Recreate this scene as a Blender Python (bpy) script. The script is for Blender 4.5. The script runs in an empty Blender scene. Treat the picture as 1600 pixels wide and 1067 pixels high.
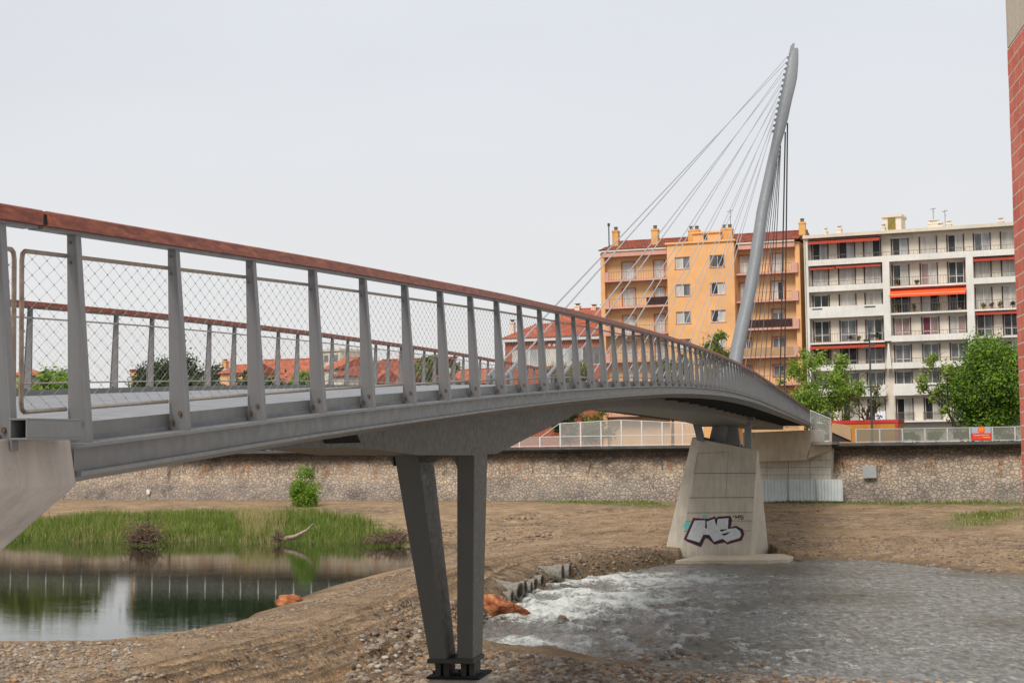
import bpy, math, random
import numpy as np
from mathutils import Vector, Matrix
R = math.radians
random.seed(7); RNG = np.random.default_rng(11)
scene = bpy.context.scene
COL = scene.collection

# ------------------------------------------------------------ camera
FPX = 2500.0; CX, CY = 800.0, 533.5; HOR = 693.0; ROLL = 0.0145; EYE = 8.0
PITCH = math.atan((HOR - CY) / FPX)
cd = bpy.data.cameras.new('camera'); cam = bpy.data.objects.new('camera', cd); COL.objects.link(cam)
cd.sensor_width = 36; cd.lens = FPX * 36 / 1600; cd.clip_start = 0.1; cd.clip_end = 5000
CM = Matrix.Rotation(R(90) + PITCH, 3, 'X') @ Matrix.Rotation(-ROLL, 3, 'Z')
cam.matrix_world = Matrix.Translation((0, 0, EYE)) @ CM.to_4x4()
scene.camera = cam
CMn = np.array(CM)

# ------------------------------------------------------------ world, sun, exposure
SUN_EL, SUN_AZ = 48, 205       # azimuth measured clockwise from +Y (the view direction)
w = bpy.data.worlds.new("World"); scene.world = w; w.use_nodes = True
nt = w.node_tree; nt.nodes.clear()
out = nt.nodes.new('ShaderNodeOutputWorld'); bg = nt.nodes.new('ShaderNodeBackground'); bg2 = nt.nodes.new('ShaderNodeBackground')
sky = nt.nodes.new('ShaderNodeTexSky'); sky.sky_type = 'NISHITA'; sky.sun_disc = False
sky.sun_elevation = R(SUN_EL); sky.sun_rotation = R(SUN_AZ); sky.air_density = 1.2; sky.dust_density = 3.0
bg.inputs['Strength'].default_value = 0.06
nt.links.new(sky.outputs[0], bg.inputs['Color'])
tc = nt.nodes.new('ShaderNodeTexCoord'); sp = nt.nodes.new('ShaderNodeSeparateXYZ'); nt.links.new(tc.outputs['Generated'], sp.inputs[0])
rp = nt.nodes.new('ShaderNodeValToRGB'); nt.links.new(sp.outputs['Z'], rp.inputs[0])
e = rp.color_ramp.elements
e[0].position = 0.0; e[0].color = (0.735, 0.725, 0.715, 1); e[1].position = 1.0; e[1].color = (1.0, 1.0, 1.02, 1)
el = e.new(0.25); el.color = (0.665, 0.685, 0.725, 1)
nz = nt.nodes.new('ShaderNodeTexNoise'); nz.inputs['Scale'].default_value = 2.2; nz.inputs['Detail'].default_value = 3
mp = nt.nodes.new('ShaderNodeMapping'); mp.inputs['Scale'].default_value = (1, 1, 3.5)
nt.links.new(tc.outputs['Generated'], mp.inputs[0]); nt.links.new(mp.outputs[0], nz.inputs[0])
mr = nt.nodes.new('ShaderNodeMapRange'); mr.inputs[1].default_value = 0.3; mr.inputs[2].default_value = 0.7; mr.inputs[3].default_value = 0.965; mr.inputs[4].default_value = 1.03
nt.links.new(nz.outputs[0], mr.inputs[0]); nt.links.new(rp.outputs[0], bg2.inputs['Color']); nt.links.new(mr.outputs[0], bg2.inputs['Strength'])
mx = nt.nodes.new('ShaderNodeMixShader'); mx.inputs[0].default_value = 0.9     # a nearly closed, thin overcast
nt.links.new(bg.outputs[0], mx.inputs[1]); nt.links.new(bg2.outputs[0], mx.inputs[2]); nt.links.new(mx.outputs[0], out.inputs[0])
sl = bpy.data.lights.new('sun', 'SUN'); sl.energy = 2.6; sl.angle = R(22); sl.color = (1.0, 0.95, 0.88)
so = bpy.data.objects.new('sun', sl); COL.objects.link(so)
az = R(SUN_AZ); sdir = Vector((math.sin(az) * math.cos(R(SUN_EL)), math.cos(az) * math.cos(R(SUN_EL)), math.sin(R(SUN_EL))))
so.rotation_euler = (-sdir).to_track_quat('-Z', 'Y').to_euler()
scene.view_settings.view_transform = 'Standard'; scene.view_settings.look = 'None'
scene.view_settings.exposure = 0.27; scene.view_settings.gamma = 1.0

# ------------------------------------------------------------ photo measurement -> world points
def ray(px, py):
    d = CMn @ np.array([(px - CX) / FPX, -(py - CY) / FPX, -1.0]); return d
def at(px, py, Y):
    d = ray(px, py); t = Y / d[1]; return np.array([d[0] * t, Y, EYE + d[2] * t])
def atz(px, py, z):
    d = ray(px, py); t = (z - EYE) / d[2]; return np.array([d[0] * t, d[1] * t, z])
def proj(P):
    q = (np.asarray(P) - np.array([0, 0, EYE])) @ CMn
    return CX + FPX * q[..., 0] / -q[..., 2], CY - FPX * q[..., 1] / -q[..., 2]

# ------------------------------------------------------------ materials
def _n(t, k, **kw):
    n = t.nodes.new(k)
    for a, b in kw.items(): setattr(n, a, b)
    return n
def mat(name, col, rough=0.7, var=0.12, scale=3.0, bump=0.0, bscale=30.0, metal=0.0, spec=0.4, col2=None, stretch=(1, 1, 1), detail=6.0, lo=.35, hi=.65, wet=None):
    m = bpy.data.materials.new(name); m.use_nodes = True; t = m.node_tree; p = t.nodes['Principled BSDF']
    p.inputs['Roughness'].default_value = rough; p.inputs['Metallic'].default_value = metal; p.inputs['Specular IOR Level'].default_value = spec
    c = _n(t, 'ShaderNodeTexCoord'); mpn = _n(t, 'ShaderNodeMapping'); mpn.inputs['Scale'].default_value = stretch
    t.links.new(c.outputs['Object'], mpn.inputs[0])
    nz = _n(t, 'ShaderNodeTexNoise'); nz.inputs['Scale'].default_value = scale; nz.inputs['Detail'].default_value = detail; nz.inputs['Roughness'].default_value = .62
    t.links.new(mpn.outputs[0], nz.inputs['Vector'])
    r = _n(t, 'ShaderNodeValToRGB'); t.links.new(nz.outputs[0], r.inputs[0])
    if col2 is None:
        a = tuple(min(1, x * (1 - var)) for x in col); b = tuple(min(1, x * (1 + var)) for x in col)
    else: a, b = col, col2
    r.color_ramp.elements[0].position = lo; r.color_ramp.elements[0].color = (*a, 1)
    r.color_ramp.elements[1].position = hi; r.color_ramp.elements[1].color = (*b, 1)
    t.links.new(r.outputs[0], p.inputs['Base Color'])
    if bump:
        n2 = _n(t, 'ShaderNodeTexNoise'); n2.inputs['Scale'].default_value = bscale; n2.inputs['Detail'].default_value = 5
        t.links.new(mpn.outputs[0], n2.inputs['Vector'])
        bn = _n(t, 'ShaderNodeBump'); bn.inputs['Strength'].default_value = 1.0; bn.inputs['Distance'].default_value = bump
        t.links.new(n2.outputs[0], bn.inputs['Height']); t.links.new(bn.outputs[0], p.inputs['Normal'])
    m['ramp'] = r.name; m['noise'] = nz.name
    return m
def mixcol(t, fac, a, b, mode='MIX'):
    mxn = _n(t, 'ShaderNodeMix', data_type='RGBA', blend_type=mode)
    for s, v in ((0, fac), (6, a), (7, b)):
        if isinstance(v, (int, float)): mxn.inputs[s].default_value = v
        elif isinstance(v, tuple): mxn.inputs[s].default_value = (*v, 1)
        else: t.links.new(v, mxn.inputs[s])
    return mxn.outputs[2]
def ramp(t, src, stops):
    r = _n(t, 'ShaderNodeValToRGB'); t.links.new(src, r.inputs[0]); els = r.color_ramp.elements
    while len(els) < len(stops): els.new(0.5)
    for e_, (p_, c_) in zip(els, stops):
        e_.position = p_; e_.color = (*((c_,) * 3 if isinstance(c_, (int, float)) else c_), 1)
    return r.outputs[0]
def noise(t, vec, scale, detail=5, rough=.6, dist=0.0):
    n = _n(t, 'ShaderNodeTexNoise'); n.inputs['Scale'].default_value = scale; n.inputs['Detail'].default_value = detail
    n.inputs['Roughness'].default_value = rough; n.inputs['Distortion'].default_value = dist
    t.links.new(vec, n.inputs['Vector']); return n.outputs[0]
def coords(t, stretch=(1, 1, 1), kind='Object', rot=(0, 0, 0)):
    c = _n(t, 'ShaderNodeTexCoord'); mpn = _n(t, 'ShaderNodeMapping'); mpn.inputs['Scale'].default_value = stretch
    mpn.inputs['Rotation'].default_value = rot
    t.links.new(c.outputs[kind], mpn.inputs[0]); return mpn.outputs[0]
def bumpn(t, h, dist, strength=1.0):
    bn = _n(t, 'ShaderNodeBump'); bn.inputs['Strength'].default_value = strength; bn.inputs['Distance'].default_value = dist
    t.links.new(h, bn.inputs['Height']); return bn.outputs[0]
def raw(name, rough=.8, spec=.3):
    m = bpy.data.materials.new(name); m.use_nodes = True; t = m.node_tree; p = t.nodes['Principled BSDF']
    p.inputs['Roughness'].default_value = rough; p.inputs['Specular IOR Level'].default_value = spec
    return m, t, p

M = {}
# painted bridge steel with faint grime runs
def steel(name, base, rough=.45, grime=.75):
    m, t, p = raw(name, rough, .4)
    v = coords(t); vs = coords(t, (6, 6, .7))
    a = ramp(t, noise(t, v, 1.3), [(.3, tuple(c * .95 for c in base)), (.7, tuple(c * 1.04 for c in base))])
    g = ramp(t, noise(t, vs, 2.0, 8, .7), [(.30, grime), (.56, 1.0)])
    t.links.new(mixcol(t, 1.0, a, g, 'MULTIPLY'), p.inputs['Base Color'])
    rr = ramp(t, noise(t, v, 9), [(.3, rough - .12), (.7, rough + .15)]); t.links.new(rr, p.inputs['Roughness'])
    t.links.new(bumpn(t, noise(t, v, 60), .0008), p.inputs['Normal'])
    return m
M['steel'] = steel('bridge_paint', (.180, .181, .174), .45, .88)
M['steel_under'] = steel('bridge_paint_shaded', (.05, .05, .044), .6, .85)  # same paint, darkened to carry the shade under the deck
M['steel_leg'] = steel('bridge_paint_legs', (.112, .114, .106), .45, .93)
M['post'] = steel('post_paint', (.178, .174, .172), .42, .85)
M['mast'] = steel('mast_paint', (.20, .21, .22), .5, .85)
M['wire'] = mat('stainless_wire', (.30, .28, .26), .45, .2, metal=.2)
M['tube'] = mat('tarnished_tube', (.30, .275, .24), .35, .3, scale=14, metal=.45, col2=(.42, .35, .28))
M['tube_rust'] = mat('brown_tube', (.20, .14, .105), .4, .3, scale=14, metal=.3, col2=(.33, .26, .20))
M['cable'] = mat('stay_cable', (.30, .31, .33), .5, .05, metal=.1)
M['cable_dark'] = mat('backstay_cable', (.10, .10, .11), .4, .05)
M['bolt'] = mat('rusty_bolt', (.16, .11, .08), .5, .3, scale=40, metal=.4)
M['deck'] = mat('deck_coating', (.19, .195, .205), 1.0, .1, scale=4, bump=.004, bscale=120, spec=.05, col2=(.25, .255, .265))
M['black'] = mat('black_void', (.012, .012, .012), .9)
# handrail: varnished red-brown wood, blotched
m, t, p = raw('red_handrail', .45, .3)
v = coords(t, (1, 1, 1)); 
a = ramp(t, noise(t, coords(t, (2, 2, 12)), 2.5, 8, .7), [(.28, (.085, .018, .010)), (.46, (.20, .042, .018)), (.62, (.33, .088, .036)), (.78, (.46, .19, .085))])
t.links.new(a, p.inputs['Base Color']); t.links.new(bumpn(t, noise(t, v, 40), .001), p.inputs['Normal']); M['handrail'] = m
# concrete
def concrete(name, base, sc=.8, streak=.7, bump=.004):
    m, t, p = raw(name, .85, .25)
    v = coords(t); vs = coords(t, (3, 3, .35))
    a = ramp(t, noise(t, v, sc, 8, .65), [(.3, tuple(c * .86 for c in base)), (.7, tuple(c * 1.1 for c in base))])
    g = ramp(t, noise(t, vs, 1.6, 8, .65), [(.3, streak), (.6, 1.0)])
    c = mixcol(t, 1.0, a, g, 'MULTIPLY')
    pit = ramp(t, noise(t, v, 22, 3, .8), [(.28, .72), (.36, 1.0)])
    t.links.new(mixcol(t, 1.0, c, pit, 'MULTIPLY'), p.inputs['Base Color'])
    t.links.new(bumpn(t, noise(t, v, 25, 6), bump), p.inputs['Normal'])
    return m
M['conc'] = concrete('pier_concrete', (.52, .47, .385), streak=.8)
M['conc_block'] = concrete('abutment_concrete', (.40, .36, .315))
M['conc_far'] = concrete('bank_concrete', (.50, .42, .32), streak=.8)
M['conc_panel'] = concrete('panel_concrete', (.62, .58, .50), streak=.8)
M['conc_slab'] = concrete('footing_concrete', (.50, .42, .31), streak=.9)
M['groove'] = mat('groove_dark', (.13, .11, .09), .9)
M['graf_silver'] = mat('silver_spray', (.50, .52, .54), .4, .12, scale=5, metal=.2)
M['graf_black'] = mat('black_spray', (.018, .014, .018), .6, .2)
M['graf_red'] = mat('maroon_spray', (.16, .02, .05), .6, .2)
M['graf_teal'] = mat('teal_spray', (.16, .50, .50), .7, .2)

# ------------------------------------------------------------ mesh builder
WL = {}
def tag(o, label=None, cat=None, group=None, kind=None):
    if label: o['label'] = label
    if cat: o['category'] = cat
    if group: o['group'] = group
    if kind: o['kind'] = kind
    return o
def thing(name, label, cat, loc, group=None):
    o = bpy.data.objects.new(name, None); COL.objects.link(o); o.location = tuple(float(c) for c in loc)
    o.empty_display_size = .2
    WL[o.name] = np.array(loc, float); return tag(o, label, cat, group)
class MB:
    def __init__(s): s.v = []; s.f = []; s.m = []; s.mats = []; s.cur = 0
    def mat(s, m):
        if m not in s.mats: s.mats.append(m)
        s.cur = s.mats.index(m); return s
    def add(s, vs, fs):
        b = len(s.v); s.v += [tuple(map(float, q)) for q in vs]
        for f in fs: s.f.append(tuple(b + i for i in f)); s.m.append(s.cur)
        return s
    def quad(s, a, b, c, d): return s.add([a, b, c, d], [(0, 1, 2, 3)])
    def hexa(s, lo, hi):   # lo, hi: 4 points each, same winding
        return s.add(list(lo) + list(hi), [(3, 2, 1, 0), (4, 5, 6, 7), (0, 1, 5, 4), (1, 2, 6, 5), (2, 3, 7, 6), (3, 0, 4, 7)])
    def box(s, o, ax, ay, az):   # corner + three edge vectors
        o, ax, ay, az = (np.array(k, float) for k in (o, ax, ay, az))
        return s.hexa([o, o + ax, o + ax + ay, o + ay], [o + az, o + ax + az, o + ax + ay + az, o + ay + az])
    def prism(s, pts, ext):
        n = len(pts); pts = [np.array(q, float) for q in pts]; ext = np.array(ext, float)
        return s.add(pts + [q + ext for q in pts], [tuple(range(n - 1, -1, -1)), tuple(range(n, 2 * n))] + [(i, (i + 1) % n, n + (i + 1) % n, n + i) for i in range(n)])
    def tube(s, pts, r, n=6, caps=True):
        pts = [np.array(q, float) for q in pts]; rs = r if hasattr(r, '__len__') else [r] * len(pts)
        vs = []; prev = None
        for i, q in enumerate(pts):
            d = pts[min(i + 1, len(pts) - 1)] - pts[max(i - 1, 0)]; d /= (np.linalg.norm(d) + 1e-9)
            ref = np.array([0, 0, 1.]) if abs(d[2]) < .9 else np.array([1., 0, 0])
            if prev is not None: a = prev - d * prev.dot(d)
            else: a = np.cross(d, ref)
            a /= np.linalg.norm(a); b = np.cross(d, a); prev = a
            for k in range(n):
                th = 2 * math.pi * k / n; vs.append(q + rs[i] * (a * math.cos(th) + b * math.sin(th)))
        fs = [(i * n + k, i * n + (k + 1) % n, (i + 1) * n + (k + 1) % n, (i + 1) * n + k) for i in range(len(pts) - 1) for k in range(n)]
        if caps: fs += [tuple(range(n - 1, -1, -1)), tuple(range((len(pts) - 1) * n, len(pts) * n))]
        return s.add(vs, fs)
    def loft(s, rings, caps=True):
        n = len(rings[0]); vs = [q for r_ in rings for q in r_]
        fs = [(i * n + k, i * n + (k + 1) % n, (i + 1) * n + (k + 1) % n, (i + 1) * n + k) for i in range(len(rings) - 1) for k in range(n)]
        if caps: fs += [tuple(range(n - 1, -1, -1)), tuple(range((len(rings) - 1) * n, len(rings) * n))]
        return s.add(vs, fs)
    def build(s, name, m=None, parent=None, smooth=False, loc=None, bevel=0):
        me = bpy.data.meshes.new(name); off = np.zeros(3)
        if loc is not None: off = np.array(loc, float)
        elif parent is not None: off = WL.get(parent.name, np.zeros(3))
        me.from_pydata([tuple(np.array(q) - off) for q in s.v] if off.any() else s.v, [], s.f)
        if s.mats:
            for k in s.mats: me.materials.append(M[k])
            me.polygons.foreach_set('material_index', s.m)
        if m: me.materials.append(M[m])
        if smooth: me.polygons.foreach_set('use_smooth', [True] * len(me.polygons))
        me.validate(); me.update()
        o = bpy.data.objects.new(name, me); COL.objects.link(o)
        if parent is not None:
            o.parent = parent; WL[o.name] = off
        else: o.location = tuple(off)
        if bevel:
            b = o.modifiers.new('bevel', 'BEVEL'); b.width = bevel; b.segments = 2; b.limit_method = 'ANGLE'
        return o
def np_mesh(name, V, F, mats, parent=None, midx=None, smooth=False, attrs=None):
    me = bpy.data.meshes.new(name); off = WL.get(parent.name, np.zeros(3)) if parent is not None else np.zeros(3)
    V = np.asarray(V, float) - off; F = np.asarray(F, np.int32); k = F.shape[1]
    me.vertices.add(len(V)); me.vertices.foreach_set('co', V.astype(np.float32).ravel())
    me.loops.add(F.size); me.loops.foreach_set('vertex_index', F.ravel())
    me.polygons.add(len(F)); me.polygons.foreach_set('loop_start', np.arange(0, F.size, k, dtype=np.int32))
    me.polygons.foreach_set('loop_total', np.full(len(F), k, np.int32))
    for q in mats: me.materials.append(M[q])
    if midx is not None: me.polygons.foreach_set('material_index', np.asarray(midx, np.int32))
    if smooth: me.polygons.foreach_set('use_smooth', np.ones(len(F), bool))
    if attrs:
        for an, av in attrs.items():
            at_ = me.attributes.new(an, 'FLOAT', 'POINT'); at_.data.foreach_set('value', np.asarray(av, np.float32))
    me.update(calc_edges=True)
    o = bpy.data.objects.new(name, me); COL.objects.link(o)
    if parent is not None: o.parent = parent; WL[o.name] = off
    return o
# value noise in numpy
def _h(ix, iy, s):
    n = (ix * 374761393 + iy * 668265263 + s * 974634777) & 0xffffffff
    n = ((n ^ (n >> 13)) * 1274126177) & 0xffffffff
    return ((n ^ (n >> 16)) & 0xffff) / 65535.0
def vnoise(x, y, s=0):
    ix = np.floor(x).astype(np.int64); iy = np.floor(y).astype(np.int64); fx = x - ix; fy = y - iy
    fx = fx * fx * (3 - 2 * fx); fy = fy * fy * (3 - 2 * fy)
    a = _h(ix, iy, s); b = _h(ix + 1, iy, s); c = _h(ix, iy + 1, s); d = _h(ix + 1, iy + 1, s)
    return (a * (1 - fx) + b * fx) * (1 - fy) + (c * (1 - fx) + d * fx) * fy - .5
def fbm(x, y, o=4, s=0):
    r = 0; a = 1.0
    for i in range(o): r = r + a * vnoise(x * 2 ** i + 17.3 * i, y * 2 ** i - 9.1 * i, s + i); a *= .5
    return r
# ------------------------------------------------------------ ground sheet: river bed, banks, quay street
def Wxy(pts, z=0.0): return np.array([atz(a, b, z)[:2] for a, b in pts])
WA = at(200, 700, 192.2)[:2]; WB = at(1450, 690, 150.0)[:2]            # line of the quay wall face
WDIR = (WB - WA) / np.linalg.norm(WB - WA); WNRM = np.array([-WDIR[1], WDIR[0]])   # normal points away from the river
def wpt(s, d=0.0, z=0.0): q = WA + WDIR * s + WNRM * d; return np.array([q[0], q[1], z])
def wall_at(px, py, d=0.0):     # where the view ray meets the wall plane set d metres behind its face
    r_ = ray(px, py); k = (np.dot(WA + WNRM * d, WNRM)) / (r_[0] * WNRM[0] + r_[1] * WNRM[1])
    q = np.array([r_[0] * k, r_[1] * k, EYE + r_[2] * k]); return np.dot(q[:2] - WA, WDIR), q[2]
pond_px = [(-60, 1003), (60, 1004), (150, 1006), (200, 1001), (260, 992), (330, 980), (385, 967), (400, 957), (432, 948), (462, 936), (490, 925), (520, 915), (565, 903), (640, 884), (690, 868), (718, 858), (712, 851),
           (690, 849), (650, 848), (600, 846), (540, 847), (470, 846), (400, 846), (330, 845), (270, 847), (180, 846), (100, 846), (40, 843), (-60, 841)]
pond = Wxy(pond_px); pond = np.vstack([pond, [[-100, 140], [-100, 62]]])
river_px = [(1700, 1082), (1450, 1072), (1300, 1064), (1150, 1056), (1050, 1046), (930, 1037), (860, 1032), (800, 1038), (760, 1036), (742, 1026), (736, 1008), (738, 990), (752, 975), (775, 962), (792, 948), (806, 938), (822, 930), (838, 921), (858, 912), (878, 906),
            (905, 904), (940, 899), (985, 893), (1030, 883), (1057, 877), (1100, 876), (1237, 876), (1300, 873), (1370, 876), (1450, 885), (1500, 891), (1530, 896), (1600, 897), (1700, 900)]
river = Wxy(river_px); river = np.vstack([river, [[110, 80], [110, 45]]])
def sdist(P, poly):
    x, y = P[:, 0], P[:, 1]; d = np.full(len(P), 1e9); ins = np.zeros(len(P), bool); n = len(poly)
    for i in range(n):
        a = poly[i]; b = poly[(i + 1) % n]; ab = b - a
        t = np.clip(((x - a[0]) * ab[0] + (y - a[1]) * ab[1]) / (ab @ ab), 0, 1)
        d = np.minimum(d, np.hypot(x - a[0] - t * ab[0], y - a[1] - t * ab[1]))
        c = ((a[1] > y) != (b[1] > y)); xi = (b[0] - a[0]) * (y - a[1]) / (b[1] - a[1] + 1e-12) + a[0]; ins ^= c & (x < xi)
    return np.where(ins, -d, d)
def smooth(t): t = np.clip(t, 0, 1); return t * t * (3 - 2 * t)
SLABP = Wxy([(1062, 880), (1066, 861), (1180, 857), (1215, 865), (1240, 868), (1240, 880)], .2)
DAM = Wxy([(735, 1000), (760, 960), (800, 915), (850, 890), (900, 876), (960, 868), (1040, 860)], .9)
RUTS = [Wxy(r_, .8) for r_ in ([(60, 1100), (260, 1045), (420, 1008), (540, 975), (640, 940), (700, 905), (760, 880), (900, 855)], [(160, 1110), (330, 1060), (470, 1020), (580, 990), (660, 955), (720, 915), (780, 886), (920, 860)],
        [(330, 1110), (450, 1065), (560, 1030), (640, 1000)], [(410, 1120), (520, 1072), (610, 1040), (660, 1012)], [(800, 822), (1000, 812), (1200, 820), (1450, 815)], [(780, 838), (1000, 836)])]
def pl_dist(P, line):
    d = np.full(len(P), 1e9)
    for a, b in zip(line[:-1], line[1:]):
        ab = b - a; t = np.clip(((P[:, 0] - a[0]) * ab[0] + (P[:, 1] - a[1]) * ab[1]) / (ab @ ab), 0, 1)
        d = np.minimum(d, np.hypot(P[:, 0] - a[0] - t * ab[0], P[:, 1] - a[1] - t * ab[1]))
    return d
def ground(P, fine=True):
    P = np.asarray(P, float); x, y = P[:, 0], P[:, 1]
    dp = sdist(P, pond); dr = sdist(P, river); d = np.minimum(dp, dr)
    dw = (P - WA) @ WNRM                                  # <0 on the river side
    far = smooth((y - 95) / 35.0)
    T = .75 + far * .25
    T = T + far * smooth((dw + 55) / 50.0) * 1.0
    T = T + smooth((48 - y) / 30) * 1.2 + smooth((30 - y) / 25) * 1.2
    ddam = pl_dist(P, DAM); T = T + .62 * np.exp(-(ddam / 4.0) ** 2)
    near_r = np.exp(-(ddam / 6.0) ** 2)
    L = 3.0 - 2.25 * near_r + far * 4.0 * (1 - near_r)
    land = T * (1 - np.exp(-np.maximum(d, 0) / L))
    z = np.where(d > 0, land, -1.1 * (1 - np.exp(-np.maximum(-d, 0) / 2.0)))
    if fine:
        amp = smooth(d / 1.5) * .8 + .2
        z = z + amp * (.10 * fbm(x * .35, y * .35, 4, 3) + .05 * fbm(x * 1.7, y * 1.7, 3, 9) + (.035 * fbm(x * 6, y * 6, 3, 21)) * smooth((90 - y) / 30))
        for r_ in RUTS:
            q = np.abs(pl_dist(P, r_) - .75) + .12 * fbm(x * .8, y * .8, 2, 5)
            z = z + np.where(d > .6, (-.12 * np.exp(-(q / .24) ** 2) + .11 * np.exp(-((q - .48) / .2) ** 2)), 0)
    z = np.where(sdist(P, SLABP) < 0, np.minimum(z, -.25), z)
    # the bed meets the wall foot; behind the wall face the street is at 7.2
    return z
def gz(x, y): return float(ground(np.array([[x, y]]))[0])

def fan_grid(y0, y1, ratio, t0, t1, nt_):
    ys = [y0]
    while ys[-1] < y1: ys.append(ys[-1] * ratio)
    ys = np.array(ys); ts = np.linspace(t0, t1, nt_)
    T_, Y_ = np.meshgrid(ts, ys); X_ = T_ * Y_; P = np.stack([X_.ravel(), Y_.ravel()], 1)
    i = np.arange((len(ys) - 1) * nt_).reshape(len(ys) - 1, nt_)[:, :-1].ravel()
    F = np.stack([i, i + 1, i + nt_ + 1, i + nt_], 1); return P, F
def fan_xs():
    return np.concatenate([np.linspace(-.9, -.345, 36)[:-1], np.linspace(-.345, .345, 430), np.linspace(.345, .9, 36)[1:]])
def fan_grid2(y0, y1, ratio):
    ys = [y0]
    while ys[-1] < y1: ys.append(ys[-1] * ratio)
    ys = np.array(ys); ts = fan_xs(); n = len(ts)
    T_, Y_ = np.meshgrid(ts, ys); P = np.stack([(T_ * Y_).ravel(), Y_.ravel()], 1)
    i = np.arange((len(ys) - 1) * n).reshape(len(ys) - 1, n)[:, :-1].ravel()
    return P, np.stack([i, i + 1, i + n + 1, i + n], 1)

GRASSP = Wxy([(-60, 818), (60, 817), (200, 816), (330, 815), (480, 816), (560, 820), (610, 828), (640, 838), (620, 846), (540, 849), (300, 849), (100, 849), (-60, 845)], .8)
WEED = [(Wxy(p_, 1.6), s_) for p_, s_ in (([(770, 775), (850, 776), (930, 783), (1010, 789), (1050, 792), (1050, 797), (960, 797), (880, 793), (800, 787)], 1), ([(1480, 808), (1530, 803), (1600, 801), (1600, 811), (1540, 816), (1490, 816)], 1),
        ([(1200, 786), (1330, 787), (1450, 790), (1600, 790), (1600, 796), (1400, 797), (1200, 792)], 1), ([(230, 779), (500, 777), (600, 777), (600, 784), (240, 786)], 1))]
WETB = Wxy([(590, 812), (680, 830), (730, 840), (720, 856), (600, 850)], .5)
P, F = fan_grid2(14, 236, 1.0065)
dw = (P - WA) @ WNRM
Z = ground(P)
keep = dw < .8
Fk = F[keep[F].all(1)]
dgr = sdist(P, GRASSP); gm = smooth(.5 - dgr / 3.0 + 1.2 * fbm(P[:, 0] * .5, P[:, 1] * .5, 3, 31))
for wp, s_ in WEED:
    gm = np.maximum(gm, smooth(.5 - sdist(P, wp) / 2.5 + 1.6 * fbm(P[:, 0] * .45, P[:, 1] * .45, 3, 37)) * .6)
dwat = np.minimum(sdist(P, pond), sdist(P, river))
wet = np.clip(1 - dwat / 1.3 + .5 * fbm(P[:, 0] * 1.2, P[:, 1] * 1.2, 3, 41), 0, 1)
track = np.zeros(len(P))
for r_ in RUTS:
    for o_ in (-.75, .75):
        q_ = np.abs(pl_dist(P, r_) - abs(o_)) + .1 * fbm(P[:, 0], P[:, 1], 2, 5); track += np.exp(-(q_ / .26) ** 2) - .8 * np.exp(-((q_ - .5) / .16) ** 2)  # pale compacted ruts; dark ridge flanks paint in shading the soft sun lacks
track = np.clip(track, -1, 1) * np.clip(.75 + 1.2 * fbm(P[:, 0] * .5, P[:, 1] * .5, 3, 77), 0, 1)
stony = np.clip(.35 + 1.5 * fbm(P[:, 0] * .22, P[:, 1] * .22, 4, 51) + .7 * np.exp(-(pl_dist(P, DAM) / 4) ** 2), 0, 1)
m, t, p = raw('earth_and_gravel', .95, .15)
v = coords(t)
def attr(t, n):
    a_ = _n(t, 'ShaderNodeAttribute'); a_.attribute_name = n; return a_.outputs['Fac']
c1 = ramp(t, noise(t, v, .5, 8, .7), [(.28, (.165, .105, .060)), (.5, (.285, .193, .113)), (.72, (.41, .30, .19))])
c2 = ramp(t, noise(t, v, 7, 6, .8), [(.3, .66), (.5, 1.0), (.68, 1.32)])
c3 = mixcol(t, 1.0, c1, c2, 'MULTIPLY')
vor = _n(t, 'ShaderNodeTexVoronoi'); vor.inputs['Scale'].default_value = 5.5; t.links.new(v, vor.inputs['Vector'])
peb = _n(t, 'ShaderNodeSeparateColor'); t.links.new(vor.outputs['Color'], peb.inputs[0])
pc = ramp(t, peb.outputs[0], [(0, (.10, .075, .055)), (.5, (.25, .19, .13)), (.8, (.34, .28, .21)), (1, (.42, .25, .14))])
pe = ramp(t, vor.outputs['Distance'], [(.2, 1.0), (.62, .35)])
pc = mixcol(t, 1.0, pc, pe, 'MULTIPLY')
stn = ramp(t, noise(t, v, 1.6, 4), [(.42, 0), (.62, 1)])
mth = _n(t, 'ShaderNodeMath', operation='MULTIPLY'); t.links.new(stn, mth.inputs[0]); t.links.new(attr(t, 'stony'), mth.inputs[1])
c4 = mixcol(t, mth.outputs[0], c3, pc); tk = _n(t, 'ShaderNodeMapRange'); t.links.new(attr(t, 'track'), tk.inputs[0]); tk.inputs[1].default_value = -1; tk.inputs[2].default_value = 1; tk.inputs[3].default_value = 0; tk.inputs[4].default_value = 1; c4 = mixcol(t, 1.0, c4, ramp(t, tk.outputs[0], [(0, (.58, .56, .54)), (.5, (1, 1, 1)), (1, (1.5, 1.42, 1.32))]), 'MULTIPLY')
gr = ramp(t, noise(t, v, 4, 6, .7), [(.3, (.045, .075, .015)), (.6, (.11, .15, .035)), (.8, (.20, .19, .07))])
c5 = mixcol(t, attr(t, 'grassy'), c4, gr)
wm = _n(t, 'ShaderNodeMath', operation='MULTIPLY'); wm.inputs[1].default_value = .6; t.links.new(attr(t, 'wet'), wm.inputs[0])
c6 = mixcol(t, wm.outputs[0], c5, (.06, .045, .028))
t.links.new(c6, p.inputs['Base Color'])
hb = _n(t, 'ShaderNodeMath', operation='SUBTRACT'); t.links.new(noise(t, v, 9, 7, .75), hb.inputs[0]); t.links.new(vor.outputs['Distance'], hb.inputs[1])
t.links.new(bumpn(t, hb.outputs[0], .10), p.inputs['Normal']); M['earth'] = m
tag(np_mesh('ground', np.column_stack([P, Z]), Fk, ['earth'], smooth=True, attrs={'grassy': gm, 'wet': wet, 'stony': stony, 'track': track}), kind='structure')

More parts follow.
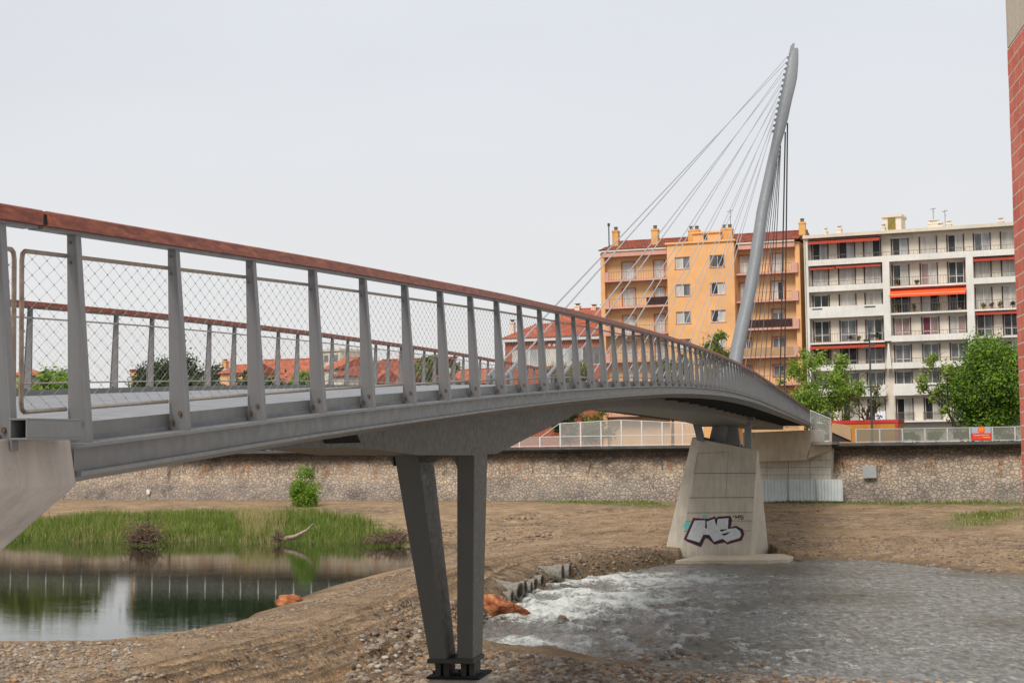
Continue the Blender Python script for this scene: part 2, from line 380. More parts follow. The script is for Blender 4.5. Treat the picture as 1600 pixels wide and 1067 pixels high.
# ------------------------------------------------------------ water
m, t, p = raw('pond_surface', .02, .5)
p.inputs['Base Color'].default_value = (.012, .017, .008, 1); p.inputs['IOR'].default_value = 1.33
n1 = noise(t, coords(t, (.5, 3.0, 1)), 1.3, 4, .55); n2_ = noise(t, coords(t, (.12, .35, 1)), 1.0, 3)
hm = _n(t, 'ShaderNodeMath', operation='MULTIPLY'); t.links.new(n1, hm.inputs[0]); t.links.new(n2_, hm.inputs[1])
t.links.new(bumpn(t, hm.outputs[0], .004), p.inputs['Normal']); M['pond'] = m
m, t, p = raw('river_surface', .12, .5)
p.inputs['IOR'].default_value = 1.33
v = coords(t, (1.1, .42, 1), rot=(0, 0, R(6)))
f1 = noise(t, v, 1.1, 10, .74, .8); f2 = noise(t, v, 5.5, 6, .75, .4)
fm = _n(t, 'ShaderNodeMath', operation='ADD'); t.links.new(f1, fm.inputs[0])
f2s = _n(t, 'ShaderNodeMath', operation='MULTIPLY'); f2s.inputs[1].default_value = .62; t.links.new(f2, f2s.inputs[0]); t.links.new(f2s.outputs[0], fm.inputs[1])
fa = _n(t, 'ShaderNodeMath', operation='ADD'); t.links.new(fm.outputs[0], fa.inputs[0]); t.links.new(attr(t, 'foam'), fa.inputs[1])
fo = ramp(t, fa.outputs[0], [(.0, 0), (1, 1)])
mrn = _n(t, 'ShaderNodeMapRange'); t.links.new(fa.outputs[0], mrn.inputs[0]); mrn.inputs[1].default_value = .86; mrn.inputs[2].default_value = 1.06
mrn.inputs[3].default_value = 0; mrn.inputs[4].default_value = .93
bc0 = ramp(t, noise(t, coords(t, (1.3, .5, 1), rot=(0, 0, R(5))), 2.6, 8, .75, .4), [(.34, (.06, .057, .048)), (.5, (.175, .172, .158)), (.66, (.36, .36, .355))]); bc1 = ramp(t, noise(t, coords(t, (.10, .06, 1)), 1.0, 4), [(.38, (.50, .46, .38)), (.55, (1.0, 1.0, 1.0))]); bc = mixcol(t, 1.0, bc0, bc1, 'MULTIPLY')  # ripple glints and dark troughs painted into the water colour
t.links.new(mixcol(t, mrn.outputs[0], bc, (.60, .61, .57)), p.inputs['Base Color'])
rr = _n(t, 'ShaderNodeMapRange'); t.links.new(mrn.outputs[0], rr.inputs[0]); rr.inputs[3].default_value = .16; rr.inputs[4].default_value = .8; t.links.new(rr.outputs[0], p.inputs['Roughness'])
b1 = noise(t, coords(t, (1.2, .55, 1), rot=(0, 0, R(8))), 3.0, 6, .75, .5); b2 = noise(t, coords(t, (1.0, .45, 1), rot=(0, 0, R(-8))), 1.2, 3, .6); bbn = _n(t, 'ShaderNodeMath', operation='MULTIPLY_ADD'); t.links.new(b2, bbn.inputs[0]); bbn.inputs[1].default_value = 2.0; t.links.new(b1, bbn.inputs[2]); bb = bbn.outputs[0]
t.links.new(bumpn(t, bb, .12), p.inputs['Normal']); M['river'] = m
DIV = Wxy([(600, 1150), (690, 1040), (700, 960), (740, 905), (765, 870), (775, 845), (800, 800)])
def left_of_div(P):
    xd = np.interp(P[:, 1], DIV[:, 1], DIV[:, 0]); return P[:, 0] < xd
xs = np.linspace(-100, 12, 60); ys = np.linspace(40, 175, 70)
X_, Y_ = np.meshgrid(xs, ys); Pp = np.stack([X_.ravel(), Y_.ravel()], 1); n = len(xs)
i = np.arange((len(ys) - 1) * n).reshape(len(ys) - 1, n)[:, :-1].ravel(); Fp = np.stack([i, i + 1, i + n + 1, i + n], 1)
lk = left_of_div(Pp) ; Fp = Fp[lk[Fp].any(1) & (sdist(Pp, pond) < 6)[Fp].any(1)]
tag(np_mesh('pond_water', np.column_stack([Pp, np.zeros(len(Pp))]), Fp, ['pond'], smooth=True), kind='structure')
ys = [44.0]
while ys[-1] < 112: ys.append(ys[-1] * 1.0028)
ys = np.array(ys); ts = np.concatenate([np.linspace(-.06, .345, 420), np.linspace(.35, .9, 60)]); n = len(ts)
T_, Y_ = np.meshgrid(ts, ys); Pr = np.stack([(T_ * Y_).ravel(), Y_.ravel()], 1)
i = np.arange((len(ys) - 1) * n).reshape(len(ys) - 1, n)[:, :-1].ravel(); Fr = np.stack([i, i + 1, i + n + 1, i + n], 1)
x, y = Pr[:, 0], Pr[:, 1]
px_, py_ = proj(np.column_stack([Pr, np.zeros(len(Pr))]))
def blob(cx, cy, sx, sy, a): return a * np.exp(-(((px_ - cx) / sx) ** 2 + ((py_ - cy) / sy) ** 2))
foam = -.075 + blob(900, 937, 140, 28, .205) + blob(830, 960, 80, 12, .20) + blob(1000, 905, 150, 9, .13) + blob(1060, 930, 190, 34, .12) + blob(800, 1000, 90, 10, .13) + blob(940, 1000, 140, 15, .13) + blob(1100, 1010, 200, 24, .09) + blob(1150, 1040, 170, 10, .09) + blob(1300, 985, 200, 30, .03) \
    + blob(1120, 900, 150, 10, .07) + blob(800, 1028, 60, 6, -.25) + blob(1450, 940, 220, 40, -.10) + blob(1100, 885, 160, 6, -.2) + blob(790, 983, 60, 5, -.22)
turb = np.clip(.25 + blob(900, 940, 190, 55, 1.0) + blob(1050, 1000, 260, 45, .5), 0, 1.3)
def ridged(x, y, o, sd):
    r = 0; a_ = 1.0; n_ = 0
    for i in range(o): r = r + a_ * (1 - 2 * np.abs(vnoise(x * 2 ** i + 31.7 * i, y * 2 ** i + 5.3 * i, sd + i))); n_ += a_; a_ *= .5
    return r / n_
wave = ridged(x * .55 + .25 * fbm(x * .3, y * .3, 2, 4), y * .38, 4, 61) ** 2
zr = turb * (.30 * (wave - .45) + .10 * fbm(x * 2.2, y * 1.1, 3, 65)) + .035 * fbm(x * 1.1, y * .6, 3, 71) + .10 * np.exp(-(((px_ - 960) / 30) ** 2 + ((py_ - 904) / 8) ** 2))
foam = foam + np.clip(turb, 0, 1) * .42 * (wave - .49)
rk = ~left_of_div(Pr); Fr = Fr[rk[Fr].all(1)]
tag(np_mesh('river_water', np.column_stack([Pr, zr]), Fr, ['river'], smooth=True, attrs={'foam': foam + .10 * fbm(x * .3, y * .8, 3, 81)}), kind='structure')

# ------------------------------------------------------------ stones
def icosphere(sub=1):
    import bmesh
    bm = bmesh.new(); bmesh.ops.create_icosphere(bm, subdivisions=sub, radius=1.0); bm.verts.ensure_lookup_table()
    v_ = np.array([q.co[:] for q in bm.verts]); f_ = np.array([[q.index for q in g.verts] for g in bm.faces]); bm.free(); return v_, f_
ICO1, ICF1 = icosphere(2); ICO3, ICF3 = icosphere(4)
def stones_mesh(C, S, mats):
    n = len(C); k = len(ICO1)
    lump = 1 + .55 * (RNG.random((8, k)) - .5) * .8
    V = ICO1[None] * lump[RNG.integers(0, 8, n)][..., None]
    ax = np.stack([.7 + .6 * RNG.random(n), .7 + .6 * RNG.random(n), .45 + .3 * RNG.random(n)], 1)
    V = V * (S[:, None] * ax)[:, None, :]
    th = RNG.random(n) * 2 * np.pi; ti = (RNG.random(n) - .5) * .7
    c, s = np.cos(th)[:, None], np.sin(th)[:, None]; ct, st = np.cos(ti)[:, None], np.sin(ti)[:, None]
    x, y, z = V[..., 0], V[..., 1], V[..., 2]
    y, z = y * ct - z * st, y * st + z * ct
    V = np.stack([x * c - y * s, x * s + y * c, z], 2) + C[:, None, :]
    F = (ICF1[None] + (np.arange(n) * k)[:, None, None]).reshape(-1, 3)
    return V.reshape(-1, 3), F, np.repeat(RNG.integers(0, len(mats), n), len(ICF1))
for nm, c_, c2_ in (('stone_grey', (.22, .195, .17), (.33, .30, .26)), ('stone_tan', (.30, .22, .145), (.43, .33, .23)), ('stone_brown', (.15, .10, .07), (.24, .17, .12)), ('stone_orange', (.38, .19, .09), (.46, .28, .16)), ('stone_pale', (.42, .38, .31), (.54, .50, .43))):
    c_ = tuple(q * .66 for q in c_); c2_ = tuple(q * .8 for q in c2_); M[nm] = mat(nm, c_, .85, scale=9, bump=.01, bscale=30, col2=c2_)
STM = ['stone_grey', 'stone_tan', 'stone_brown', 'stone_tan', 'stone_grey', 'stone_brown', 'stone_tan', 'stone_grey', 'stone_brown', 'stone_brown', 'stone_grey', 'stone_tan', 'stone_brown', 'stone_orange', 'stone_pale']
FAR = []
def scatter(poly_px, n, s0, s1, z=.5, pw=2.0):
    q = np.array(poly_px, float); out = []
    lo, hi = q.min(0), q.max(0)
    Wp = Wxy(poly_px, z); lo, hi = Wp.min(0), Wp.max(0)
    while len(out) < n:
        c = lo + (hi - lo) * RNG.random((n * 3, 2)); c = c[sdist(c, Wp) < 0]; out += list(c)
    C = np.array(out[:n]); S = s0 + (s1 - s0) * RNG.random(n) ** pw
    return np.column_stack([C, ground(C)]), S
parts_ = [scatter([(-40, 1003), (60, 1006), (160, 1008), (240, 1010), (200, 1035), (260, 1080), (-40, 1085)], 1500, .025, .12),
          scatter([(740, 1038), (850, 1040), (950, 1042), (1060, 1048), (1200, 1060), (1260, 1085), (700, 1085), (690, 1040)], 2800, .035, .17),
          scatter([(1150, 1052), (1640, 1066), (1640, 1090), (1150, 1085)], 600, .04, .16),
          scatter([(600, 960), (700, 950), (735, 1000), (735, 1040), (700, 1085), (540, 1085), (560, 1020), (620, 990)], 2000, .025, .15),
          scatter([(240, 1000), (400, 965), (560, 912), (700, 870), (715, 880), (620, 915), (480, 950), (340, 1005)], 1500, .02, .11),
          scatter([(0, 1010), (400, 980), (700, 900), (720, 1000), (560, 1085), (0, 1085)], 2600, .012, .06),
          scatter([(-40, 1008), (300, 995), (560, 915), (715, 870), (735, 1000), (700, 1085), (-40, 1085)], 7000, .010, .038, .6, 1.2),
          scatter([(740, 880), (1040, 800), (1050, 850), (860, 890)], 900, .015, .06, 1.0, 1.2),
          scatter([(1200, 800), (1620, 800), (1620, 890), (1240, 870)], 1100, .015, .06, 1.0, 1.2),
          scatter([(745, 960), (790, 925), (850, 893), (960, 872), (1040, 852), (1060, 876), (960, 900), (880, 905), (800, 940), (760, 975)], 1500, .03, .15),
          scatter([(1200, 845), (1600, 850), (1620, 897), (1480, 889), (1380, 874), (1240, 874)], 1400, .03, .15),
          scatter([(680, 820), (840, 812), (880, 835), (760, 848), (700, 842)], 500, .04, .18, 1.0),
          scatter([(740, 830), (1040, 800), (1050, 850), (860, 870), (760, 905)], 900, .03, .10, 1.0),
          scatter([(1200, 800), (1620, 800), (1620, 860), (1200, 860)], 700, .03, .10, 1.3)]
sh_ = scatter([(840, 1022), (960, 1012), (1150, 1022), (1330, 1050), (1300, 1066), (1050, 1050), (900, 1036)], 420, .05, .20, 0, 1.5); sh_[0][:, 2] = -.07; parts_.append(sh_)
C = np.vstack([a for a, b in parts_]); S = np.concatenate([b for a, b in parts_])
V, F_, mi = stones_mesh(C, S, STM); kk = len(ICF1); isf = np.repeat((C[:, 1] > 62) | (S < .03), kk); mi = np.where(isf & (mi >= 14), 2, mi); mi = np.where(isf & (mi % 2 == 0) & (mi != 2), 2, mi)
tag(np_mesh('river_gravel', V, F_, STM, midx=mi), 'rounded river stones and pebbles strewn over the banks', 'gravel', kind='stuff')
def boulder(name, label, cat, px, py, z, w_, h_, dpt, m, seed, rough=.6, group=None, sub=ICO3):
    c = atz(px, py, z); x, y, zz = ICO3.T
    n = fbm(x * 2.1 + seed * 7, y * 2.1 + zz * 1.7, 4, seed) + fbm(y * 2.4 + seed, zz * 2.4 + x, 4, seed + 5) + .5 * fbm(x * 8 + zz * 3, y * 8 - zz * 4, 3, seed)
    r_ = 1 + rough * n; V = ICO3 * r_[:, None]
    # a few flat fracture planes
    rg = np.random.default_rng(seed)
    for _ in range(6):
        nn = rg.normal(size=3); nn /= np.linalg.norm(nn); lim = .68 + .25 * rg.random(); q = V @ nn; V = V - np.maximum(q - lim, 0)[:, None] * nn * .93
    V = V * np.array([w_ / 2, dpt / 2, h_ * .62]) + c + np.array([0, 0, h_ * .12])
    o = np_mesh(name, V, ICF3, [m]); return tag(o, label, cat, group)
m, t, p = raw('orange_rock', .9, .2); v = coords(t)
t.links.new(ramp(t, noise(t, v, 2.5, 8, .75), [(.3, (.10, .045, .03)), (.46, (.28, .09, .04)), (.6, (.46, .19, .08)), (.74, (.5, .36, .25))]), p.inputs['Base Color'])
t.links.new(bumpn(t, noise(t, v, 8, 8, .7), .06), p.inputs['Normal']); M['orange_rock'] = m
boulder('boulder', 'large rough orange boulder at the water edge beside the dark steel legs', 'boulder', 766, 958, .1, 3.0, 1.25, 1.8, 'orange_rock', 31, .8)
boulder('boulder', 'reddish boulder seen in the gap between the two steel legs', 'boulder', 702, 985, .2, .75, .85, .8, 'orange_rock', 18, .4)
boulder('boulder', 'pale orange boulder on the gravel spit at the pond edge', 'boulder', 450, 941, .15, 1.25, .6, .8, 'orange_rock', 19, .3)
boulder('rock', 'small brown rock sticking out of the rapids alone', 'rock', 880, 969, .0, .42, .30, .35, 'stone_brown', 8)
boulder('rock', 'low row of brown rock just breaking the calm water near the bank', 'rock', 868, 1019, -.05, .75, .2, .3, 'stone_brown', 9)
boulder('rock', 'pale rounded rock on the edge of the gravel dam above the rapids', 'rock', 906, 872, 1.1, .32, .5, .3, 'stone_tan', 10, .15)
boulder('rock', 'grey rock lying left of the steel legs on the slope', 'rock', 661, 985, .5, .45, .5, .5, 'stone_grey', 12)
boulder('rock', 'round orange rock on the stony bank at the bottom right', 'rock', 1068, 1056, .15, .34, .24, .3, 'stone_orange', 15, .15)
# ------------------------------------------------------------ footbridge: station frame
U = np.array([.21704, 1.0, 0]); UL = np.linalg.norm(U); U = U / UL; N_IN = np.array([-U[1], U[0], 0])
FT = np.array([(4, -.30), (7, -.11), (8.4, -.035), (9.92, .045), (14.3, .30), (21.5, .66), (27.4, .92), (33.1, 1.14), (38.8, 1.345), (44.4, 1.51), (53.3, 1.71), (60.8, 1.82), (74, 1.89), (98, 1.79), (118, 1.69), (135, 1.60), (155.7, 1.47), (170, 1.3)])
_yy = np.arange(2, 172, .5); _zz = np.interp(_yy, FT[:, 0], FT[:, 1])
for _k in range(3):
    _w = np.array([np.exp(-.5 * ((_yy - q) / max(.8, .045 * q)) ** 2) for q in _yy]); _zz = (_w * _zz).sum(1) / _w.sum(1) if _k == 0 else _zz
def FZ(Y): return EYE + float(np.interp(Y, _yy, _zz))
def RH(Y): return float(np.interp(Y, [9, 9.92, 21.5, 27, 42, 60, 74, 155], [1.40, 1.40, 1.37, 1.345, 1.27, 1.26, 1.29, 1.28]))
def WD(Y): return float(np.interp(Y, [0, 27, 45, 60, 110, 156], [7.7, 7.9, 8.8, 9.3, 9.2, 8.2]))
def BP(Y, off=0.0, dz=0.0):       # point of the bridge at near-edge station Y, off metres inward, dz above the post feet
    q = np.array([.21704 * Y - 4.812, Y, 0.0]) + N_IN * off; q[2] = FZ(Y) + dz + .0115 * min(max(off, 0), 10); return q
Y0, Y1, DY = 9.92, 155.3, 1.4535
bridge = thing('footbridge', 'long grey steel footbridge with red handrails and a leaning cable-stay mast crossing the river', 'bridge', BP(9.0, 3.8, -.2))
ST = [9.04] + [Y0 + DY * k for k in range(101)]; ST = [s_ for s_ in ST if s_ <= Y1 + .1]
STF = [7.1, 8.5] + ST[1:]
def sweep(mb, sect, ys, far=False):   # sect: list of (off, dz) closed profile, mirrored for the far edge
    rings = []
    for Y in ys:
        W = WD(Y); rings.append([BP(Y, (W - o) if far else o, z) for o, z in sect])
    return mb.loft(rings)
YS = [8.97] + list(np.arange(9.4, 155.4, 1.2)) + [155.4]
mb = MB().mat('deck'); rings = [[BP(Y, .10, .03), BP(Y, WD(Y) / 2, .075), BP(Y, WD(Y) - .10, .03), BP(Y, WD(Y) - .10, -.05), BP(Y, .10, -.05)] for Y in YS]
mb.loft(rings); mb.build('deck', parent=bridge)
# edge beams (channel section: top ledge, recessed web, bottom flange)
SEC = [(-.10, .0), (-.10, -.022), (-.02, -.03), (-.02, -.165), (-.07, -.17), (-.07, -.195), (.42, -.30), (.42, -.03), (.14, -.02), (.14, 0)]
for far in (False, True):
    mb = MB().mat('steel'); sweep(mb, SEC, [9.76 if not far else 9.0] + [q for q in YS if q > 9.9], far)
    mb.build('edge_beam', parent=bridge)
# soffit plate, cross ribs and the belly girder
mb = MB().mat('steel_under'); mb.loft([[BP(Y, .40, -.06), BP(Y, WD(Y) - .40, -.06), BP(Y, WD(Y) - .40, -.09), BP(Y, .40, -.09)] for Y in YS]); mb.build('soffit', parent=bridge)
def webdepth(Y):
    return float(np.interp(Y, [8, 18, 21.1, 22.4, 25.4, 27.3, 31.7, 34.2, 35.2, 36.8, 39, 41.2, 43, 45, 50, 95, 105, 112, 120, 156], [.62, .66, .68, .75, .915, 1.12, 1.34, 1.43, 1.37, 1.25, 1.10, .97, .80, .68, .56, .56, .68, .80, .66, .5]))
WO = lambda Y: float(np.interp(Y, [0, 33, 60, 156], [3.0, 3.055, 3.1, 2.7]))
gy = sorted(set([9.2] + list(np.arange(10, 155, 2.0)) + [24.3, 24.5, 31.7, 33.4, 34.2, 34.7, 35.2, 36, 36.8, 155]))
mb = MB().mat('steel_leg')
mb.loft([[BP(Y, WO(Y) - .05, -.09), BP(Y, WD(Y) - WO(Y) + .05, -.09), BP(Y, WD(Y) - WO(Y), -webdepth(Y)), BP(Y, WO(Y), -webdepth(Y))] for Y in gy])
mb.build('girder', parent=bridge)
mb = MB().mat('black'); q_ = lambda Y, z: BP(Y, WO(Y) - .028, z)
mb.prism([q_(22.5, -.30), q_(24.0, -.33), q_(24.6, -.78), q_(23.0, -.72)], -N_IN * .012); mb.build('web_dark_plate', parent=bridge)  # black plate on the web, standing in for the shade of a recess
for Y in np.arange(11.5, 154, DY * 3):
    for far in (False, True):
        a, b = .40, WO(Y) - .1
        g = (lambda o: WD(Y) - o) if far else (lambda o: o)
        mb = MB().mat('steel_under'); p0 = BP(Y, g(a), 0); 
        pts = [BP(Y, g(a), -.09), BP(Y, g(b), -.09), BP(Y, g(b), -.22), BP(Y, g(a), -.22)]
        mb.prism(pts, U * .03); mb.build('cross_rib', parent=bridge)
# ---- railings
def post_mesh():
    mb = MB().mat('post')
    # fin plate tapering upward, outer edge leaning inward, doubled by a thin flange on the river side
    def P_(o, z, t): return N_IN * o + np.array([0, 0, z]) + U * t
    for (t0, t1, o_in, o_out) in ((-.02, .02, 0.0, 0.0),):
        mb.hexa([P_(-.035, .0, t0), P_(.094, .0, t0), P_(.094, .0, t1), P_(-.035, .0, t1)], [P_(.052, 1.0, t0), P_(.108, 1.0, t0), P_(.108, 1.0, t1), P_(.052, 1.0, t1)])
    mb.hexa([P_(-.045, .0, -.034), P_(-.035, .0, -.034), P_(-.035, .0, .034), P_(-.047, .0, .034)], [P_(.042, 1.0, -.034), P_(.052, 1.0, -.034), P_(.052, 1.0, .034), P_(.042, 1.0, .034)])
    mb.mat('bolt')
    for (o, z) in ((.012, .09), (.068, .045)):
        mb.tube([P_(o, z, -.038), P_(o, z, -.02)], .014, 6); mb.tube([P_(o, z, .02), P_(o, z, .055)], .010, 5)
    for (o, z) in ((.085, .945), (.083, .85)): mb.tube([P_(o, z, -.03), P_(o, z, -.02)], .009, 5)
    me = bpy.data.meshes.new('post'); me.from_pydata(mb.v, [], mb.f)
    for k in mb.mats: me.materials.append(M[k])
    me.polygons.foreach_set('material_index', mb.m); me.update(); return me
PM = post_mesh()
def make_post(Y, far, parent, z1):
    o = bpy.data.objects.new('post', PM); COL.objects.link(o); q = BP(Y, WD(Y) if far else 0, 0); o.parent = parent
    q = q - WL[parent.name]; o.location = tuple(q); o.scale = (1, 1, z1)
    if far: o.rotation_euler = (0, 0, math.pi)
    return o
def bay(mb, Ya, Yb, far, endA=False, endB=False, knots=False):
    def Q(Y, h, o=.105):
        W = WD(Y); return BP(Y, (W - o) if far else o, h * (RH(Y) + (.12 if far else 0)))
    lo, hi = .148, .828; r = .015
    fa, fb = Ya + .035, Yb - .035
    if endA: fa = Ya
    if endB: fb = Yb
    mb.mat('tube')
    c = .05
    if not endA and not endB:
        for h in (lo, hi): mb.tube([Q(fa, h), Q(fb, h)], r, 6)
    else:
        L_ = (fb - fa); k = .03
        if endA:
            mb.tube([Q(fb, hi), Q(fa + k * 1.2, hi)], r, 6)
            mb.mat('tube_rust'); mb.tube([Q(fa + k * 1.2, hi), Q(fa + .3 * k, hi - .012), Q(fa, hi - .04), Q(fa, lo + .04), Q(fa + .3 * k, lo + .012), Q(fa + k * 1.2, lo)], r, 8)
            mb.mat('tube'); mb.tube([Q(fa + k * 1.2, lo), Q(fb, lo)], r, 6)
        else:
            mb.tube([Q(fa, hi), Q(fb - k * 1.2, hi)], r, 6)
            mb.mat('tube_rust'); mb.tube([Q(fb - k * 1.2, hi), Q(fb - .3 * k, hi - .012), Q(fb, hi - .04), Q(fb, lo + .04), Q(fb - .3 * k, lo + .012), Q(fb - k * 1.2, lo)], r, 8)
            mb.mat('tube'); mb.tube([Q(fb - k * 1.2, lo), Q(fa, lo)], r, 6)
    mb.mat('wire')
    Hm = hi - lo; wcell = .178 / UL; hcell = .096 / RH(Ya)          # diamonds 18 cm wide, 10 cm tall
    sl_ = hcell / wcell
    rw = .0012 if Ya < 40 else .0016
    def seg(y0, h0, y1, h1): mb.tube([Q(y0, h0), Q(y1, h1)], rw, 3, caps=False)
    phase = (Ya - Y0) % wcell
    for sgn in (1, -1):
        k0 = -int(Hm / hcell) - 2; k1 = int((fb - fa) / wcell) + int(Hm / hcell) + 3
        for k in range(k0, k1):
            ys_ = Ya - phase + k * wcell + (0 if sgn > 0 else 0)    # line: h = lo + sgn*(y-ys)*sl
            a_, b_ = (ys_, ys_ + Hm / sl_) if sgn > 0 else (ys_ - 0, ys_ + Hm / sl_)
            # parametrise by y
            y_lo, y_hi = max(a_, fa), min(b_, fb)
            if y_hi - y_lo < .01: continue
            h = (lambda y: lo + (y - ys_) * sl_) if sgn > 0 else (lambda y: hi - (y - ys_) * sl_)
            seg(y_lo, h(y_lo), y_hi, h(y_hi))
    if knots:
        for i_ in range(int((fb - fa) / (wcell / 2)) + 2):
            y = math.ceil((fa - (Ya - phase)) / (wcell / 2)) * (wcell / 2) + (Ya - phase) + i_ * wcell / 2
            if y > fb: continue
            n_ = round((y - (Ya - phase)) / (wcell / 2))
            for j in range(int(Hm / (hcell / 2)) + 1):
                # crossing points of both families
                h1 = lo + j * hcell / 2
                k1_ = (y - (Ya - phase)) / wcell - (h1 - lo) / hcell; k2_ = (y - (Ya - phase)) / wcell - (hi - h1) / hcell
                if abs(k1_ - round(k1_)) < .01 and h1 < hi:
                    hx = h1
                    # second family crosses at the height solving both
                    kk = round(k2_); hh = hi - ((y - (Ya - phase)) - kk * wcell) * sl_
                    # true crossing between the two lines near this node
                    ym = ((Ya - phase) * 2 + round(k1_) * wcell + kk * wcell + (hi - lo) / sl_) / 2
                    hm_ = lo + (ym - (Ya - phase) - round(k1_) * wcell) * sl_
                    if fa < ym < fb and lo < hm_ < hi: c_ = Q(ym, hm_); mb.tube([c_ - [0, 0, .005], c_ + [0, 0, .005]], .0042, 4)
    return mb
for far in (False, True):
    rail_ = bpy.data.objects.new('railing', None); COL.objects.link(rail_); rail_.parent = bridge; WL[rail_.name] = WL[bridge.name]
    stn = STF if far else ST
    nind = 40 if far else 60
    def hr(mb, ys, m_='handrail'):
        W = (lambda Y: WD(Y))
        pr = [(-.005, -.008), (-.005, -.088), (.155, -.088), (.155, -.008), (.147, 0), (.003, 0)]
        X_F = .12 if far else 0
        rings = [[BP(Y, (W(Y) - o) if far else o, RH(Y) + z + X_F) for o, z in pr] for Y in ys]
        mb.mat(m_); mb.loft(rings)
        pr2 = [(.03, -.0895), (.03, -.108), (.13, -.108), (.13, -.0895)]
        mb.mat('post'); mb.loft([[BP(Y, (W(Y) - o) if far else o, RH(Y) + z + X_F) for o, z in pr2] for Y in ys])
    ysr = list(np.arange(stn[1] + .3, 155.3, DY)) + [155.5]
    if not far:
        mb = MB(); hr(mb, [7.0, 8.0, 9.41]); mb.build('handrail', parent=rail_)
        mb = MB(); hr(mb, [9.47] + ysr); mb.build('handrail', parent=rail_)
        mb = MB(); mb.mat('black'); mb.loft([[BP(Y, o, RH(Y) + z) for o, z in ((.005, -.02), (.005, -.08), (.145, -.08), (.145, -.02))] for Y in (9.412, 9.468)]); mb.build('joint_gap_dark', parent=rail_)  # black insert that paints the gap between the rail ends dark
    else:
        mb = MB(); hr(mb, [6.0, 7.0] + ysr); mb.build('handrail', parent=rail_)
    # toe plate behind the posts
    mb = MB().mat('steel'); tp = [(.108, .0), (.108, .118), (.118, .118), (.118, .0)]
    mb.loft([[BP(Y, (WD(Y) - o) if far else o, z) for o, z in tp] for Y in ([9.97 if not far else 6.5] + YS[2:])]); mb.build('toe_plate', parent=rail_)
    rest = MB(); 
    for i_, Y in enumerate(stn):
        if i_ < nind:
            make_post(Y, far, rail_, RH(Y) - .085 + (.12 if far else 0))
        else:
            s_ = RH(Y) - .085 + (.12 if far else 0); sg = -1 if far else 1; base = BP(Y, WD(Y) if far else 0, 0); b0 = len(rest.v)
            for mi_, k in enumerate(('post', 'bolt')):
                rest.mat(k)
            for vtx in PM.vertices: c_ = vtx.co; rest.v.append((base[0] + sg * c_[0], base[1] + sg * c_[1], base[2] + c_[2] * s_))
            for pl in PM.polygons: rest.f.append(tuple(b0 + q for q in pl.vertices)); rest.m.append(pl.material_index)
    tag(rest.build('post', parent=rail_), kind='stuff')
    restm = MB()
    for i_ in range(len(stn) - 1):
        Ya, Yb = stn[i_], stn[i_ + 1]
        if not far and i_ == 0:
            mb = MB(); bay(mb, Ya, 9.275, far, endB=True, knots=True); mb.build('mesh_panel', parent=rail_)
            mb = MB(); bay(mb, 9.36, Yb, far, endA=True, knots=True); mb.build('mesh_panel', parent=rail_)
        elif i_ < nind - 2:
            mb = MB(); bay(mb, Ya, Yb, far, knots=(not far and i_ < 14)); mb.build('mesh_panel', parent=rail_)
        else: bay(restm, Ya, Yb, far)
    if not far:
        mb = MB(); bay(mb, 7.4, 9.0, far, knots=True); mb.build('mesh_panel', parent=rail_)
    tag(restm.build('mesh_panel', parent=rail_), kind='stuff')
    if far: RAILF = rail_
    else: RAILN = rail_
# ---- steel box beam lying on the near bearing, with bolts and plate
mb = MB().mat('steel')
def tube_box(mb, Ya, Yb, o0, o1, z0, z1, th=.012):
    P_ = lambda Y, o, z: BP(9.5, o, 0) * np.array([1, 1, 0]) + U * (Y - 9.5) * UL + np.array([0, 0, z])
    for (a, b, c_, d) in ((o0, o1, z0, z0 + th), (o0, o1, z1 - th, z1), (o0, o0 + th, z0 + th, z1 - th), (o1 - th, o1, z0 + th, z1 - th)):
        mb.hexa([P_(Ya, a, c_), P_(Ya, b, c_), P_(Yb, b, c_), P_(Yb, a, c_)], [P_(Ya, a, d), P_(Ya, b, d), P_(Yb, b, d), P_(Yb, a, d)])
    return P_
zt = at(85, 654, 9.25)[2]; zb = at(85, 687, 9.25)[2]
P_ = tube_box(mb, 8.95, 9.58, -.17, -.055, zb, zt)
mb.mat('black'); mb.hexa([P_(9.3, -.158, zb + .012), P_(9.3, -.067, zb + .012), P_(9.31, -.067, zb + .012), P_(9.31, -.158, zb + .012)], [P_(9.3, -.158, zt - .012), P_(9.3, -.067, zt - .012), P_(9.31, -.067, zt - .012), P_(9.31, -.158, zt - .012)])
mb.build('bearing_tube', parent=bridge, bevel=.003)
# ---- V-shaped pier
VY = 33.0
def px_on(px, py, Y): return at(px, py, Y)
vp = bpy.data.objects.new('pier', None); COL.objects.link(vp); vp.parent = bridge; WL[vp.name] = WL[bridge.name]
def leg(tl, tr, bl, br, dt, db, bulge=0):
    mb = MB().mat('steel_leg')
    secs = []
    for k in range(9):
        f_ = k / 8; yy = 1032 + (700 - 1032) * f_; fl = 0
        if f_ > .93: fl = 0
        l = bl + (tl - bl) * f_; r_ = br + (tr - br) * f_
        a = at(l, yy, VY); b = at(r_, yy, VY); d = db + (dt - db) * f_
        bdir = np.array([b[0] - a[0], 0, 0]); across = -N_IN * np.linalg.norm(bdir) / N_IN[0] * -1 if False else None
        # transverse direction is N_IN; near side is the right end
        wdt = (b[0] - a[0]) / .977; b2 = a - N_IN * wdt; b2[2] = a[2]
        secs.append([a, b2, b2 + U * d, a + U * d])
    mb.loft(secs); return mb
l1 = leg(714, 741.5, 714, 739, 1.2, .85); l1.build('leg', parent=vp, bevel=.02)
l2 = leg(614, 652, 671, 697, 1.2, .85); l2.build('leg', parent=vp, bevel=.02)
